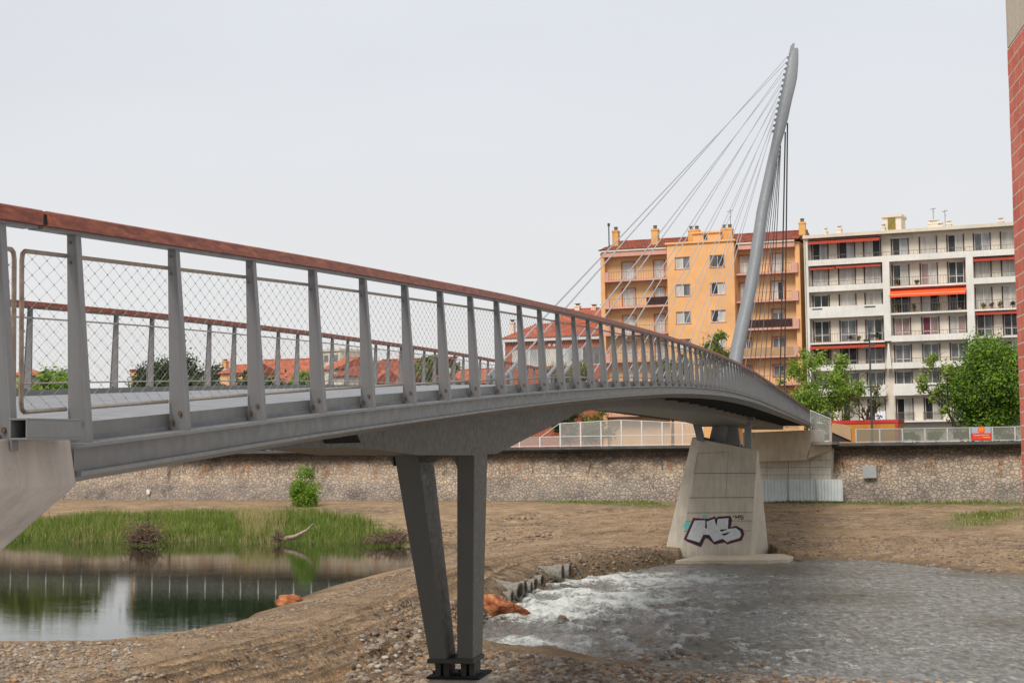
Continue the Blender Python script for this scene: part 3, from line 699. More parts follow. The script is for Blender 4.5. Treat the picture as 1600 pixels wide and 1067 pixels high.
# flared knees where legs meet the girder (haunch box between the legs' tops)
mb = MB().mat('steel_leg')
zk = at(700, 712, VY)[2]
a = at(606, 712, VY); b = a - N_IN * ((at(738, 712, VY)[0] - a[0]) / .977); b[2] = a[2]
mb.hexa([a - [0, 0, .02], b - [0, 0, .02], b + U * 1.25 - [0, 0, .02], a + U * 1.25 - [0, 0, .02]], [a + [0, 0, .12], b + [0, 0, .12], b + U * 1.25 + [0, 0, .12], a + U * 1.25 + [0, 0, .12]])
for (x0, x1, x2) in ((606, 614, 615.5), (668, 652, 650.5), (706, 714, 714), ):
    pts = [at(x0, 713.5, VY), at(x1, 713.5, VY), at(x2, 728, VY)]; mb.prism(pts, U * 1.2)
mb.build('knee', parent=vp)
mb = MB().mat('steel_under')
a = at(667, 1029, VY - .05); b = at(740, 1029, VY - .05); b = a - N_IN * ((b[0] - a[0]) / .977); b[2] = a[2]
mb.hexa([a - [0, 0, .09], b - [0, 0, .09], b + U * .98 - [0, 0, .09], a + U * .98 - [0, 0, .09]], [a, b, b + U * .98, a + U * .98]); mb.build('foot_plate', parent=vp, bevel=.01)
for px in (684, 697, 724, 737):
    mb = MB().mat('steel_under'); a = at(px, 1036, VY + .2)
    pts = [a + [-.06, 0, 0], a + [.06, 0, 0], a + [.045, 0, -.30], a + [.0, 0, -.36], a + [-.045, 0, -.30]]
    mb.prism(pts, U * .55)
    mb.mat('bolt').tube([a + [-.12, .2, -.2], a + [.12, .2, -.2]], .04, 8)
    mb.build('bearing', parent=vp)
zp = at(700, 1058, VY)[2]
# ---- mast
mast = bpy.data.objects.new('mast', None); COL.objects.link(mast); mast.parent = bridge; WL[mast.name] = WL[bridge.name]
PYL = [  # y, x-left, x-right in the photo, depth
    (700, 1105, 1132), (640, 1119, 1144), (600, 1130, 1154), (560, 1138.5, 1161), (541, 1142, 1164), (500, 1151, 1172.5), (447, 1163.5, 1182.6), (400, 1171.5, 1190), (330, 1182, 1200), (290, 1190.5, 1207), (258, 1197.5, 1213.4),
    (225, 1205, 1220.5), (208, 1208.5, 1225.5), (187, 1212.5, 1231.2), (157, 1218, 1237.6), (135, 1223, 1243), (122, 1225.5, 1245.6), (100, 1230, 1247.4), (84, 1233.5, 1247.6), (78, 1234.8, 1247.4), (75.5, 1236, 1246.5)]
def MY(y): return 111.5 + (700 - y) / 620 * 7.5
rings = []
for (y, a, b) in PYL:
    Y = MY(y); A = at(a, y, Y); B = at(b, y, Y); c_ = (A + B) / 2; h = np.linalg.norm(B - A) / 2
    dd = h * (1.15 if y > 230 else np.interp(y, [77, 130, 230], [.35, .5, 1.15]))
    rings.append([c_ + np.array([1, 0, 0]) * h * math.cos(th) + np.array([0, 1, 0]) * dd * math.sin(th) for th in np.linspace(0, 2 * math.pi, 21)[:-1]])
mb = MB().mat('mast'); mb.loft(rings); mb.build('mast_tube', parent=mast, smooth=True)
mb = MB().mat('mast')   # lightning tip plate
A = at(1235, 86, MY(86)); mb.loft([[A + [x_, y_, 0] for x_, y_ in ((-.12, -.1), (.12, -.1), (.12, .1), (-.12, .1))], [at(1238, 72, MY(72)) + [x_, y_, 0] for x_, y_ in ((-.12, -.1), (.16, -.1), (.16, .1), (-.12, .1))], [at(1239.5, 68.5, MY(68)) + [x_, y_, 0] for x_, y_ in ((-.05, -.1), (.08, -.1), (.08, .1), (-.05, .1))]])
mb.build('tip_plate', parent=mast)
LUG = []
for k in range(14):
    y = 90 + k * (205 - 90) / 13; x = np.interp(y, [77, 84, 100, 122, 135, 157, 187, 208], [1236.5, 1233.5, 1230, 1225.5, 1223, 1218, 1212.5, 1208.5])
    A = at(x, y, MY(y)); LUG.append(A)
    mb = MB().mat('mast'); mb.box(A + [-.11, -.08, -.12], [.25, 0, .05], [0, .16, 0], [-.02, 0, .18]); mb.build('lug', parent=mast)
ANY = [40.1, 48.3, 56.4, 64.6, 72.8, 81.0, 89.0]
for k in range(14):
    Y = ANY[k // 2]; off = WD(Y) / 2 + (.22 if k % 2 else -.22)
    B = BP(Y, off, .42)
    mb = MB().mat('cable'); mb.tube([LUG[k] + [-.15, 0, 0], B], .024, 6); mb.build('stay_cable', parent=mast)
    d = LUG[k] - B; d /= np.linalg.norm(d)
    mb = MB().mat('mast'); mb.tube([B - d * .5, B + d * .9], [.055, .055], 8); c_ = BP(Y, off, .05)
    mb.box(c_ + [-.07, -.28, 0], [.14, 0, 0], [0, .56, 0], [0, 0, .34]); mb.build('cable_socket', parent=mast)
for k, (x0, y0, Yb, off, r_, mm) in enumerate([(1230.5, 193, 149, 2.3, .055, 'cable_dark'), (1227, 207, 149, 2.75, .055, 'cable_dark'), (1220, 228, 144, 3.5, .032, 'cable_dark'), (1218.5, 236, 139, 3.8, .03, 'cable_dark'), (1217, 243, 134, 4.0, .03, 'cable'),
                                        (1214.5, 252, 129, 4.2, .03, 'cable_dark'), (1212, 262, 124.5, 4.3, .03, 'cable_dark'), (1210, 272, 120.5, 4.4, .03, 'cable')]):
    mb = MB().mat(mm); mb.tube([at(x0, y0, MY(y0)), BP(Yb, off, .2)], r_, 6); mb.build('backstay', parent=mast)
# twin lower tube of the mast below the deck, struts and head beam on the concrete pier
def strut(name, quad_top, quad_bot, Y, dep, m_='mast', par=mast):
    (a, b, yt), (c_, d, yb) = quad_top, quad_bot
    mb = MB().mat(m_); T1, T2, B1, B2 = at(a, yt, Y), at(b, yt + (b - a) * -.0145, Y), at(c_, yb, Y), at(d, yb + (d - c_) * .2, Y)
    mb.hexa([B1, B2, B2 + U * dep, B1 + U * dep], [T1, T2, T2 + U * dep, T1 + U * dep]); return mb.build(name, parent=par, bevel=.03)
strut('strut', (1082, 1094, 660), (1089, 1101, 688), 110.6, .6)
strut('mast_web', (1136.5, 1151, 657), (1133, 1158, 700), 111.9, .8)
strut('strut', (1163, 1173, 660), (1163, 1174.5, 705), 109.6, .6)
mb = MB().mat('mast'); a = at(1064, 657, 110.4); b = at(1178, 656, 110.4); mb.hexa([a, b, b + U * 1.2, a + U * 1.2], [a + [0, 0, .28], b + [0, 0, .28], b + U * 1.2 + [0, 0, .28], a + U * 1.2 + [0, 0, .28]]); mb.build('head_beam', parent=mast)

# ------------------------------------------------------------ near steel-pier plinth, near abutment
q0 = at(700, 1058, VY) + U * .6; zg = gz(q0[0], q0[1]) - .5
pl = thing('plinth', 'low concrete plinth with dark steel base plates under the two steel legs', 'plinth', (q0[0], q0[1], zg))
mb = MB().mat('conc_block'); A_ = q0 + N_IN * .62 - U * .75; A_[2] = zg
A_ = A_ - N_IN * .18 + U * .25; mb.box(A_, -N_IN * 1.02, U * 1.05, [0, 0, zp - zg - .05]); mb.build('plinth_block', parent=pl, bevel=.03)
mb = MB().mat('black'); A_ = q0 + N_IN * .48 - U * .55; A_[2] = zp - .048; mb.box(A_, -N_IN * 1.12, U * 1.2, [0, 0, .05]); mb.build('base_plate', parent=pl, bevel=.01)
ab = thing('near_abutment', 'pale concrete bearing block with a chamfered underside under the near end of the bridge', 'abutment', (-5, 6, 2.6))
A = at(103, 686, 9.72); B = at(113, 757, 9.72); E_ = at(0, 857, 9.82)
o3 = -N_IN * .02
dE = (B[2] - E_[2]) / .483
sec = [(0, A[2]), (0, B[2]), (1.5, B[2] - 1.5 * dE), (8.2, B[2] - 1.5 * dE), (8.2, A[2])]
mb = MB().mat('conc_block'); a0 = A.copy(); b0 = B.copy()
P0 = [np.array([(A if k_ in (0, 4) else B)[0], (A if k_ in (0, 4) else B)[1], 0]) + N_IN * o_ - N_IN * .03 + np.array([0, 0, z_]) for k_, (o_, z_) in enumerate(sec)]
mb.prism(P0, -U * 6.0); mb.build('bearing_block', parent=ab, bevel=.012)
foot_n = B + N_IN * 1.3 - U * 3.5; foot_n[2] = B[2] - 1.5 * dE
mb = MB().mat('conc_block'); q = foot_n + U * .2 + N_IN * .4; zz = -.2; mb.box([q[0], q[1], zz], N_IN * 7.2, U * 3.2, [0, 0, foot_n[2] - zz + .3]); mb.build('abutment_wall', parent=ab)
mb = MB().mat('steel'); a = A - U * .12 + N_IN * .02 + [0, 0, .001]; mb.box(a, -U * 2.0, N_IN * .4, [0, 0, .022])
for k in range(4):
    c_ = a - U * (.1 + .17 * k) + N_IN * .05 + [0, 0, .02]; mb.tube([c_, c_ + [0, 0, .045]], .013, 6); mb.tube([c_, c_ + [0, 0, .018]], .024, 6)
mb.build('bearing_plate', parent=ab)
# ------------------------------------------------------------ concrete pier under the mast
L_ = np.array([WDIR[0], WDIR[1], 0]); T_ = np.array([WNRM[0], WNRM[1], 0])
cp = thing('concrete_pier', 'tall tapering board-marked concrete pier with silver graffiti standing in the river under the mast', 'pier', atz(1118, 870, .25))
PB = atz(1172, 866.5, .25)                                   # lower right front corner
def face_pt(px, py, back=0.0):                               # on the pier's front face plane (vertical plane along the river)
    r_ = ray(px, py); n_ = T_[:2]; k = ((PB[:2] @ n_) + back) / (r_[:2] @ n_); return np.array([r_[0] * k, r_[1] * k, EYE + r_[2] * k])
FR = {'bl': face_pt(1060, 871), 'br': PB, 'tr': face_pt(1185, 712), 'trr': face_pt(1183, 703), 'tl': face_pt(1083, 683), 'ml': face_pt(1100, 706)}
mb = MB().mat('conc')
bl, br, tr, tl = FR['bl'], FR['br'], FR['trr'], FR['tl']
lowl = face_pt(1037, 848); 
# front face split into facets: main panel, left chamfer
ft = face_pt(1098, 688)
bk = lambda q, d: q + T_ * d
ll = bk(face_pt(1024, 848), 1.2); ll[2] = bl[2]; tll = bk(face_pt(1077, 683), .55)
bbl, bbr, btl, btr = bk(bl, 3.3) - L_ * .3, bk(br, 4.3) , bk(tl, 2.4), bk(face_pt(1184, 705), .18)
ft2 = face_pt(1094, 686)
dn = lambda q: q - np.array([0, 0, .5])
bl, br, ll, bbl, bbr = dn(bl), dn(br), dn(ll), dn(bbl), dn(bbr)
V_ = [bl, br, tr, ft2, ll, tll, bbl, bbr, btr, btl]
mb.add(V_, [(0, 1, 2, 3), (4, 0, 3, 5), (6, 4, 5, 9), (7, 6, 9, 8), (1, 7, 8, 2), (3, 2, 8, 9, 5), (0, 4, 6, 7, 1)])
mb.build('shaft', parent=cp, bevel=.04)
# formwork joints: thin dark recess strips, 4 mm proud of the face
mb = MB().mat('groove')
def lerp_edge(y):
    f_ = (y - 703) / (866 - 703); return 1184 - 12 * f_ * 1.0
def left_edge(y):
    return np.interp(y, [686, 871], [1094, 1060])
for y, h_ in ((739, 1.0), (777, 1.0), (800.5, .8), (813.5, .7), (829, .7)):
    xa, xb = left_edge(y) + .5, lerp_edge(y) - .5
    a, b = face_pt(xa, y + .4), face_pt(xb, y - .2); o = -T_ * .008
    mb.add([a + o - [0, 0, h_ * .022], b + o - [0, 0, h_ * .022], b + o + [0, 0, h_ * .022], a + o + [0, 0, h_ * .022]], [(0, 1, 2, 3)])
for x0, y0, x1, y1 in ((1138, 708, 1136, 739), (1136, 739, 1134, 777), (1090, 708, 1137, 706), (1085, 739, 1090, 709)):
    a, b = face_pt(x0, y0), face_pt(x1, y1); o = -T_ * .007; w_ = .012
    d = b - a; nrm = np.cross(T_, d); nrm /= np.linalg.norm(nrm)
    mb.add([a + o - nrm * w_, b + o - nrm * w_, b + o + nrm * w_, a + o + nrm * w_], [(0, 1, 2, 3)])
mb.build('formwork_joint', parent=cp)
# graffiti (flat paint on the face)
def Gz(x, y): return 1040 + x / 7.273, 790 + y / 7.27
def paint(name, polys, m_, off):
    mb = MB().mat(m_)
    for pg in polys:
        pts = [face_pt(*Gz(x, y)) - T_ * off for x, y in pg]; mb.add(pts, [tuple(range(len(pts)))])
    import bmesh
    o = mb.build(name, parent=cp); bm = bmesh.new(); bm.from_mesh(o.data); bmesh.ops.triangulate(bm, faces=bm.faces[:]); bm.to_mesh(o.data); bm.free(); return o
H_ = [(330, 165), (452, 165), (452, 250), (470, 250), (466, 175), (560, 150), (575, 215), (592, 150), (716, 140), (705, 262), (660, 275), (652, 300), (500, 320), (430, 325), (385, 420), (240, 372)]
body = [(330, 165), (452, 163), (455, 252), (470, 250), (466, 178), (556, 146), (576, 215), (592, 148), (716, 138), (708, 262), (800, 250), (850, 290), (860, 330), (840, 365), (720, 400), (705, 415), (650, 372), (550, 408), (500, 330), (430, 325), (385, 415), (240, 372)]
outl = [(318, 148), (470, 152), (560, 128), (578, 150), (590, 130), (730, 120), (748, 160), (732, 250), (800, 232), (870, 268), (888, 320), (862, 385), (735, 418), (705, 432), (672, 408), (560, 432), (480, 362), (445, 360), (400, 462), (255, 400), (218, 378)]
cg = [(312, 134), (478, 146), (560, 118), (580, 138), (594, 120), (738, 112), (757, 160), (742, 240), (802, 224), (878, 262), (897, 320), (866, 394), (738, 427), (706, 440), (668, 416), (556, 440), (478, 372), (452, 372), (404, 470), (250, 410), (206, 380)]
paint('graffiti_halo', [cg], 'graf_red', .009); paint('graffiti_outline', [outl], 'graf_black', .012); paint('graffiti_fill', [body], 'graf_silver', .015)
for dt_ in ([(452, 163), (466, 178), (472, 255), (450, 255)], [(556, 146), (592, 148), (582, 222), (568, 200)], [(620, 268), (712, 262), (640, 292), (622, 286)], [(640, 318), (745, 292), (700, 325), (660, 340)]): paint('graffiti_detail', [dt_], 'graf_black', .018)
paint('graffiti_patch', [[(200, 220), (215, 190), (250, 172), (285, 182), (290, 215), (268, 262), (240, 276), (205, 258)], [(418, 110), (440, 100), (468, 112), (466, 136), (430, 140), (416, 128)]], 'graf_teal', .006)
# the small tag: . ' H S
tagp = []
def stroke(x0, y0, x1, y1, w_=10):
    d = math.hypot(x1 - x0, y1 - y0); nx, ny = -(y1 - y0) / d * w_ / 2, (x1 - x0) / d * w_ / 2
    tagp.append([(x0 + nx, y0 + ny), (x1 + nx, y1 + ny), (x1 - nx, y1 - ny), (x0 - nx, y0 - ny)])
for s_ in ((766, 118, 780, 126), (792, 122, 800, 122), (800, 108, 800, 150), (800, 128, 836, 124), (836, 106, 832, 152), (826, 112, 846, 108), (886, 110, 852, 112), (852, 112, 850, 128), (850, 128, 884, 130), (884, 130, 880, 148), (880, 148, 850, 146), (788, 108, 794, 114)): stroke(*s_)
paint('graffiti_tag', tagp, 'graf_black', .009)
# footing slab
mb = MB().mat('conc_slab')
s0, s1, s2, s3 = atz(1055, 875, .24), atz(1200, 874, .24), atz(1232, 872.5, .24), atz(1240, 869, .24)
sb = [q for q in (s0, s1, s2, s3, s3 + T_ * 2.5 - L_ * 1.5, s0 + T_ * 5 )]
mb.prism([q - [0, 0, 1.2] for q in sb], [0, 0, 1.2]); mb.build('footing', parent=cp, bevel=.04)

# ------------------------------------------------------------ quay wall of rubble stone
def stonewall():
    m, t, p = raw('rubble_stone', .95, .2); v = coords(t, (1, 1, 1.12))
    vd = _n(t, 'ShaderNodeTexVoronoi', feature='DISTANCE_TO_EDGE'); vd.inputs['Scale'].default_value = 2.5; vc = _n(t, 'ShaderNodeTexVoronoi'); vc.inputs['Scale'].default_value = 2.5
    wn = _n(t, 'ShaderNodeTexNoise'); wn.inputs['Scale'].default_value = 1.6; t.links.new(v, wn.inputs['Vector'])
    ad = _n(t, 'ShaderNodeVectorMath', operation='MULTIPLY_ADD'); ad.inputs[1].default_value = (.35, .35, .35); t.links.new(wn.outputs['Color'], ad.inputs[0]); t.links.new(v, ad.inputs[2])
    for q in (vd, vc): t.links.new(ad.outputs[0], q.inputs['Vector'])
    sc = _n(t, 'ShaderNodeSeparateColor'); t.links.new(vc.outputs['Color'], sc.inputs[0])
    st = ramp(t, sc.outputs[0], [(0, (.30, .27, .24)), (.3, (.35, .31, .27)), (.55, (.40, .345, .29)), (.8, (.44, .39, .335)), (1, (.39, .30, .245))])
    grn = ramp(t, noise(t, v, 9, 6, .75), [(.3, .75), (.7, 1.2)]); st = mixcol(t, 1.0, st, grn, 'MULTIPLY')
    jm = ramp(t, vd.outputs['Distance'], [(.0, .75), (.03, .55), (.075, 0)])
    big = noise(t, coords(t, (.06, .06, .25)), 1.0, 5, .7)
    # joints: dark in places, sandy in others
    jc = ramp(t, big, [(.42, (.12, .10, .08)), (.62, (.27, .22, .17))])
    c_ = mixcol(t, jm, st, jc)
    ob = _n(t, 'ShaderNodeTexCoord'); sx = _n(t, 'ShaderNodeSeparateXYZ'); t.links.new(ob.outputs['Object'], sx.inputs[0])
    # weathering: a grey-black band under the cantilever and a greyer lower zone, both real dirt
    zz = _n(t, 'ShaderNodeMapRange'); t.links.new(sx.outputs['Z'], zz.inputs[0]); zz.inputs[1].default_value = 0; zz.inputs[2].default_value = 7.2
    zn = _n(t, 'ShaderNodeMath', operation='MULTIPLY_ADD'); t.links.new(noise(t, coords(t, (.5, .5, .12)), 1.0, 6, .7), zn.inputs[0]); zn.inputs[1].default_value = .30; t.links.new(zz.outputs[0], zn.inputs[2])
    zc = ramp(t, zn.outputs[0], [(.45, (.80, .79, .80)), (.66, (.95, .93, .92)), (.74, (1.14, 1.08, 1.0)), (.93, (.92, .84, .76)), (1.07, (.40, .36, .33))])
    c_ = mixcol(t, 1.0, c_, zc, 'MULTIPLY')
    pt = ramp(t, noise(t, coords(t, (.22, .22, .4)), 1.0, 6, .7), [(.34, (.55, .54, .54)), (.46, (.92, .91, .90)), (.55, (1.0, .98, .95)), (.64, (1.18, 1.10, 1.0))]); c_ = mixcol(t, 1.0, c_, pt, 'MULTIPLY')
    rs = ramp(t, noise(t, coords(t, (.9, .9, .22)), 1.0, 5, .7), [(.54, 0), (.64, .75)])
    rz = ramp(t, zn.outputs[0], [(.70, 0), (.86, 1), (1.02, 1), (1.1, 0)])
    rm = _n(t, 'ShaderNodeMath', operation='MULTIPLY'); t.links.new(rs, rm.inputs[0]); t.links.new(rz, rm.inputs[1])
    c_ = mixcol(t, rm.outputs[0], c_, (.26, .12, .05))
    dk = ramp(t, noise(t, coords(t, (1.6, 1.6, .3)), 1.0, 5, .7), [(.57, 0), (.64, .8)])
    rm2 = _n(t, 'ShaderNodeMath', operation='MULTIPLY'); t.links.new(dk, rm2.inputs[0]); t.links.new(rz, rm2.inputs[1])
    c_ = mixcol(t, rm2.outputs[0], c_, (.07, .05, .04))
    t.links.new(c_, p.inputs['Base Color'])
    hh = ramp(t, vd.outputs['Distance'], [(0, 0), (.12, 1)]); t.links.new(bumpn(t, hh, .05), p.inputs['Normal'])
    M['rubble'] = m
stonewall()
def wv(s, d, z): return wpt(s, d, z)
S0, S1 = -70, 175
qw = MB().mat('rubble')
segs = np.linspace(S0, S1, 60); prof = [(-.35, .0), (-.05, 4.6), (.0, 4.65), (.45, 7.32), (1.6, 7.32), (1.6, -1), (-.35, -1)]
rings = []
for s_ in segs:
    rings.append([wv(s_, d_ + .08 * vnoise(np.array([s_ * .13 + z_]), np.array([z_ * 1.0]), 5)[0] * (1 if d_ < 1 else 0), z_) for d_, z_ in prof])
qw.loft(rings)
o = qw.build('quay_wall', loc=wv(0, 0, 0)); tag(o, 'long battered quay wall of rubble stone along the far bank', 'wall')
# cantilevered pavement slab with dark edge, street behind
M['asphalt'] = mat('asphalt', (.045, .045, .047), .95, .15, scale=2, bump=.003, bscale=80)
M['kerb_dark'] = mat('shaded_slab_edge', (.075, .073, .07), .9, .3, scale=.6)  # shadow of the overhang put into the slab colour
M['kerb'] = mat('slab_edge', (.20, .19, .175), .9, .15, scale=2, stretch=(1, 1, 1))
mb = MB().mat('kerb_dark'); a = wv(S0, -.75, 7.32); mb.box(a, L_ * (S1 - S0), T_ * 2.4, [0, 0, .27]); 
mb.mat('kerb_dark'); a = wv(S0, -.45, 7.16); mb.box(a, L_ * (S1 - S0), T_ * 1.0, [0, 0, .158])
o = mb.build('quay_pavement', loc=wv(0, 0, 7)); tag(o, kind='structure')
mb = MB().mat('asphalt'); g = [wv(-260, 1.64, 7.52), wv(420, 1.64, 7.52), wv(420, 420, 7.52), wv(-260, 420, 7.52)]; mb.add(g, [(0, 1, 2, 3)]); o = mb.build('street'); tag(o, kind='structure')

# ------------------------------------------------------------ fences on the quay
M['fence'] = mat('fence_metal', (.42, .41, .40), .5, .1, metal=.1)
M['fence_w'] = mat('fence_white', (.58, .56, .54), .5, .08)
def glassmat(name, col, alpha, rough=.15):
    m, t, p = raw(name, rough, .5); p.inputs['Base Color'].default_value = (*col, 1); p.inputs['Alpha'].default_value = alpha; return m
M['fglass'] = glassmat('frosted_panel', (.20, .21, .17), .5, .25); M['thin_glass'] = glassmat('clear_panel', (.3, .3, .3), .08, .2); M['pglass'] = glassmat('ramp_panel', (.42, .42, .40), .27, .3)
def s_of(px, d=-.6): return wall_at(px, 690, d)[0]
def fence(name, label, cat, pxs, d, z0, h, m_='fence', gm='fglass', tiers=None, group=None):
    s0 = s_of(pxs[0], d); root = thing(name, label, cat, wv(s0, d, z0), group)
    ss = [s_of(p_, d) for p_ in pxs]
    for i_, s_ in enumerate(ss):
        mb = MB().mat(m_); hh = tiers[i_] if tiers else h
        mb.box(wv(s_ - .07, d - .05, z0), L_ * .14, T_ * .1, [0, 0, hh]); mb.build('post', parent=root)
    for i_ in range(len(ss) - 1):
        a, b = ss[i_] + .07, ss[i_ + 1] - .07
        for z_ in (z0 + .06, z0 + h - .07): MB().mat(m_).box(wv(a, d - .03, z_), L_ * (b - a), T_ * .06, [0, 0, .07]).build('rail', parent=root)
        mb = MB().mat(m_)
        if tiers:
            ta, tb = tiers[i_], tiers[i_ + 1]; q0, q1 = wv(a, d - .03, z0 + ta - .07), wv(b, d - .03, z0 + tb - .07)
            mb.hexa([q0, q1, q1 + T_ * .06, q0 + T_ * .06], [q + [0, 0, .07] for q in (q0, q1, q1 + T_ * .06, q0 + T_ * .06)]); mb.build('rail', parent=root)
        mb = MB().mat(gm); mb.box(wv(a, d - .005, z0 + .13), L_ * (b - a), T_ * .012, [0, 0, h - .2])
        if tiers and min(ta, tb) > h + .1:
            q0, q1, q2, q3 = wv(a, d - .005, z0 + h), wv(b, d - .005, z0 + h), wv(b, d - .005, z0 + tb - .08), wv(a, d - .005, z0 + ta - .08)
            mb.hexa([q0, q1, q1 + T_ * .012, q0 + T_ * .012], [q3, q2, q2 + T_ * .012, q3 + T_ * .012])
        mb.build('panel', parent=root)
    return root
fx = [1338, 1375] + [1410.5 + 35.2 * k for k in range(10)]
fence('quay_fence', 'light framed fence of glass panels on the quay to the right of the bridge', 'fence', fx, -.6, 7.592, 1.32)
fx2 = [780 + 31.9 * k for k in range(-2, 11)]
tz = []
for x_ in fx2:
    if x_ < 872: tz.append(1.1)
    else: tz.append(float(np.interp(x_, [872, 975, 1100], [2.45, 2.7, 2.1])))
fence('ramp_fence', 'two-tier white fence with pale glass panels seen under the bridge deck', 'fence', fx2, -.6, 7.592, 1.1, 'fence_w', 'pglass', tz)
fx3 = list(np.arange(-120, 640, 27.5))
fence('railing_fence', 'plain white post fence along the quay to the left, mirrored in the pond', 'fence', fx3, -.6, 7.592, 1.1, 'fence_w', 'thin_glass')
# red and orange sign on the fence
M['sign_red'] = mat('sign_red', (.62, .025, .02), .5, .04); M['sign_yellow'] = mat('sign_yellow', (.85, .42, .03), .5, .04); M['sign_blue'] = mat('sign_grey_blue', (.33, .36, .42), .5, .05); M['sign_orange'] = mat('sign_orange', (.72, .10, .02), .5, .04); M['sign_white'] = mat('sign_white', (.75, .6, .55), .5, .04)
def wq(px, py, d): s_, z_ = wall_at(px, py, d); return wv(s_, d, z_)
sg = thing('fence_sign', 'red sign with a yellow FF roundel fixed to the quay fence', 'sign', wq(1534, 688, -.68))
mb = MB().mat('sign_blue'); a, b = wq(1518.5, 687, -.67), wq(1548.5, 686.6, -.67); c_ = wq(1518.5, 667.6, -.67)
mb.box(a, b - a, T_ * .01, [0, 0, c_[2] - a[2]]); mb.build('backing', parent=sg)
mb = MB().mat('sign_red'); a, b = wq(1518.5, 687.2, -.70), wq(1549, 686.8, -.70); c_ = wq(1518.5, 676.8, -.70); mb.box(a, b - a, T_ * .02, [0, 0, c_[2] - a[2]]); mb.build('plaque', parent=sg)
mb = MB(); cc = wq(1533.4, 671.5, -.70); rr_ = .33
ri = [cc + L_ * rr_ * math.cos(k * math.pi / 10) + np.array([0, 0, rr_ * math.sin(k * math.pi / 10)]) for k in range(20)]
mb.mat('sign_orange'); mb.prism(ri, T_ * .02); mb.build('roundel', parent=sg)
def text_obj(body, name, c_, size, m_, parent, d, xs=1.0, align='CENTER'):
    cu = bpy.data.curves.new(name, 'FONT'); cu.body = body; cu.size = size; cu.align_x = align; cu.align_y = 'CENTER'; cu.extrude = .004; cu.space_character = .95
    o = bpy.data.objects.new(name, cu); COL.objects.link(o); bpy.context.view_layer.update(); me_ = bpy.data.meshes.new_from_object(o); COL.objects.unlink(o); bpy.data.objects.remove(o)
    o = bpy.data.objects.new(name, me_); COL.objects.link(o); o.data.materials.append(M[m_]); o.parent = parent
    q = c_ - T_ * d - WL[parent.name]; o.location = tuple(q); o.rotation_euler = (R(90), 0, math.atan2(L_[1], L_[0])); o.scale = (xs, 1, 1); WL[o.name] = WL[parent.name]; return o
text_obj('FF', 'lettering', cc, .46, 'sign_yellow', sg, .012, .95)
text_obj('Français Faurement', 'lettering', wq(1533.5, 679.4, -.70), .20, 'sign_white', sg, .012, .95)
for x0_, x1_, y_ in ((1521, 1527, 682.6), (1528, 1537, 682.5), (1521.5, 1525, 685), (1526, 1534, 685), (1536, 1547, 683.6)):     # rows of print too small to read in the photo
    a, b = wq(x0_, y_, -.712), wq(x1_, y_, -.712); MB().mat('sign_orange' if x0_ < 1530 else 'sign_yellow').box(a, b - a, T_ * .004, [0, 0, .07]).build('print_line', parent=sg)

# ------------------------------------------------------------ far abutment, ramp end, hoarding
fa_ = thing('far_abutment', 'brown concrete abutment under the far end of the deck with pale panels below', 'abutment', wq(1230, 783, -1.5))
mb = MB().mat('conc_far')
def fq(px, py, d): s_, z_ = wall_at(px, py, d); return wv(s_, d, z_)
pts = [fq(1160, 676, -3.4), fq(1268, 671.5, -3.4), fq(1268, 690, -3.4), fq(1262, 705, -3.4), fq(1258, 719, -3.4), fq(1160, 722, -3.4)]
mb.prism(pts, T_ * 4.6); mb.build('cap', parent=fa_, bevel=.05)
mb = MB().mat('conc_far'); pts = [fq(1262, 716, -3.0), fq(1268, 690, -3.0), fq(1296, 693, -1.0), fq(1298, 703, -1.0), fq(1280, 712, -1.6)]
mb.prism(pts, T_ * 2.0); mb.build('corbel', parent=fa_, bevel=.04)
mb = MB().mat('conc_panel'); pts = [fq(1180, 694, -.85), fq(1298, 694, -.85), fq(1298, 786, -.85), fq(1180, 786, -.85)]; mb.prism(pts, T_ * 1.4); mb.build('panel_wall', parent=fa_, bevel=.02)
mb = MB().mat('groove')
for x_ in (1198, 1231.5, 1265):
    a, b = fq(x_, 719, -.856), fq(x_, 748, -.856); mb.add([a, a + L_ * .04, b + L_ * .04, b], [(0, 1, 2, 3)])
for y_ in (719.5, 730.5, 742): a, b = fq(1186, y_, -.857), fq(1298, y_ - .5, -.857); mb.add([a, b, b + [0, 0, .035], a + [0, 0, .035]], [(0, 1, 2, 3)])
mb.build('panel_joint', parent=fa_)
M['stain'] = mat('grey_stain', (.12, .11, .09), .9, .3, scale=3)
# railing end: wire-glass panel and the wedge ramp beyond
re = thing('ramp_parapet', 'grey translucent end panel and tan wedge-shaped ramp wall beyond the end of the bridge railing', 'parapet', fq(1282, 690, -3.2))
mb = MB().mat('pglass'); q = [fq(1266, 642, -3.2), fq(1298, 655, -3.2), fq(1298, 689, -3.2), fq(1266, 690, -3.2)]; mb.prism(q, T_ * .03); mb.build('end_panel', parent=re)
mb = MB().mat('fence')
mb.tube([fq(1266, 641, -3.2), fq(1298, 654.5, -3.2), fq(1298.5, 690, -3.2)], .05, 6); mb.tube([fq(1266, 641, -3.2), fq(1267, 691, -3.2)], .05, 6); mb.build('panel_frame', parent=re)
M['tanwall'] = mat('tan_wall', (.40, .27, .15), .85, .08, scale=1.2)
mb = MB().mat('tanwall'); q = [fq(1300, 661, -.9), fq(1318, 663, -.9), fq(1329, 668, -.9), (fq(1330, 688.3, -.9)), fq(1300, 675, -.9)]; mb.prism(q, T_ * .25); mb.build('wedge_wall', parent=re)
mb = MB().mat('kerb'); q = [fq(1266, 690.2, -3.25), fq(1300, 689.8, -3.25), fq(1300, 694.5, -3.25), fq(1266, 695, -3.25)]; mb.prism(q, T_ * 2.6); mb.build('landing_slab', parent=re)
M['steel_dark'] = mat('dark_steel', (.03, .03, .032), .6)
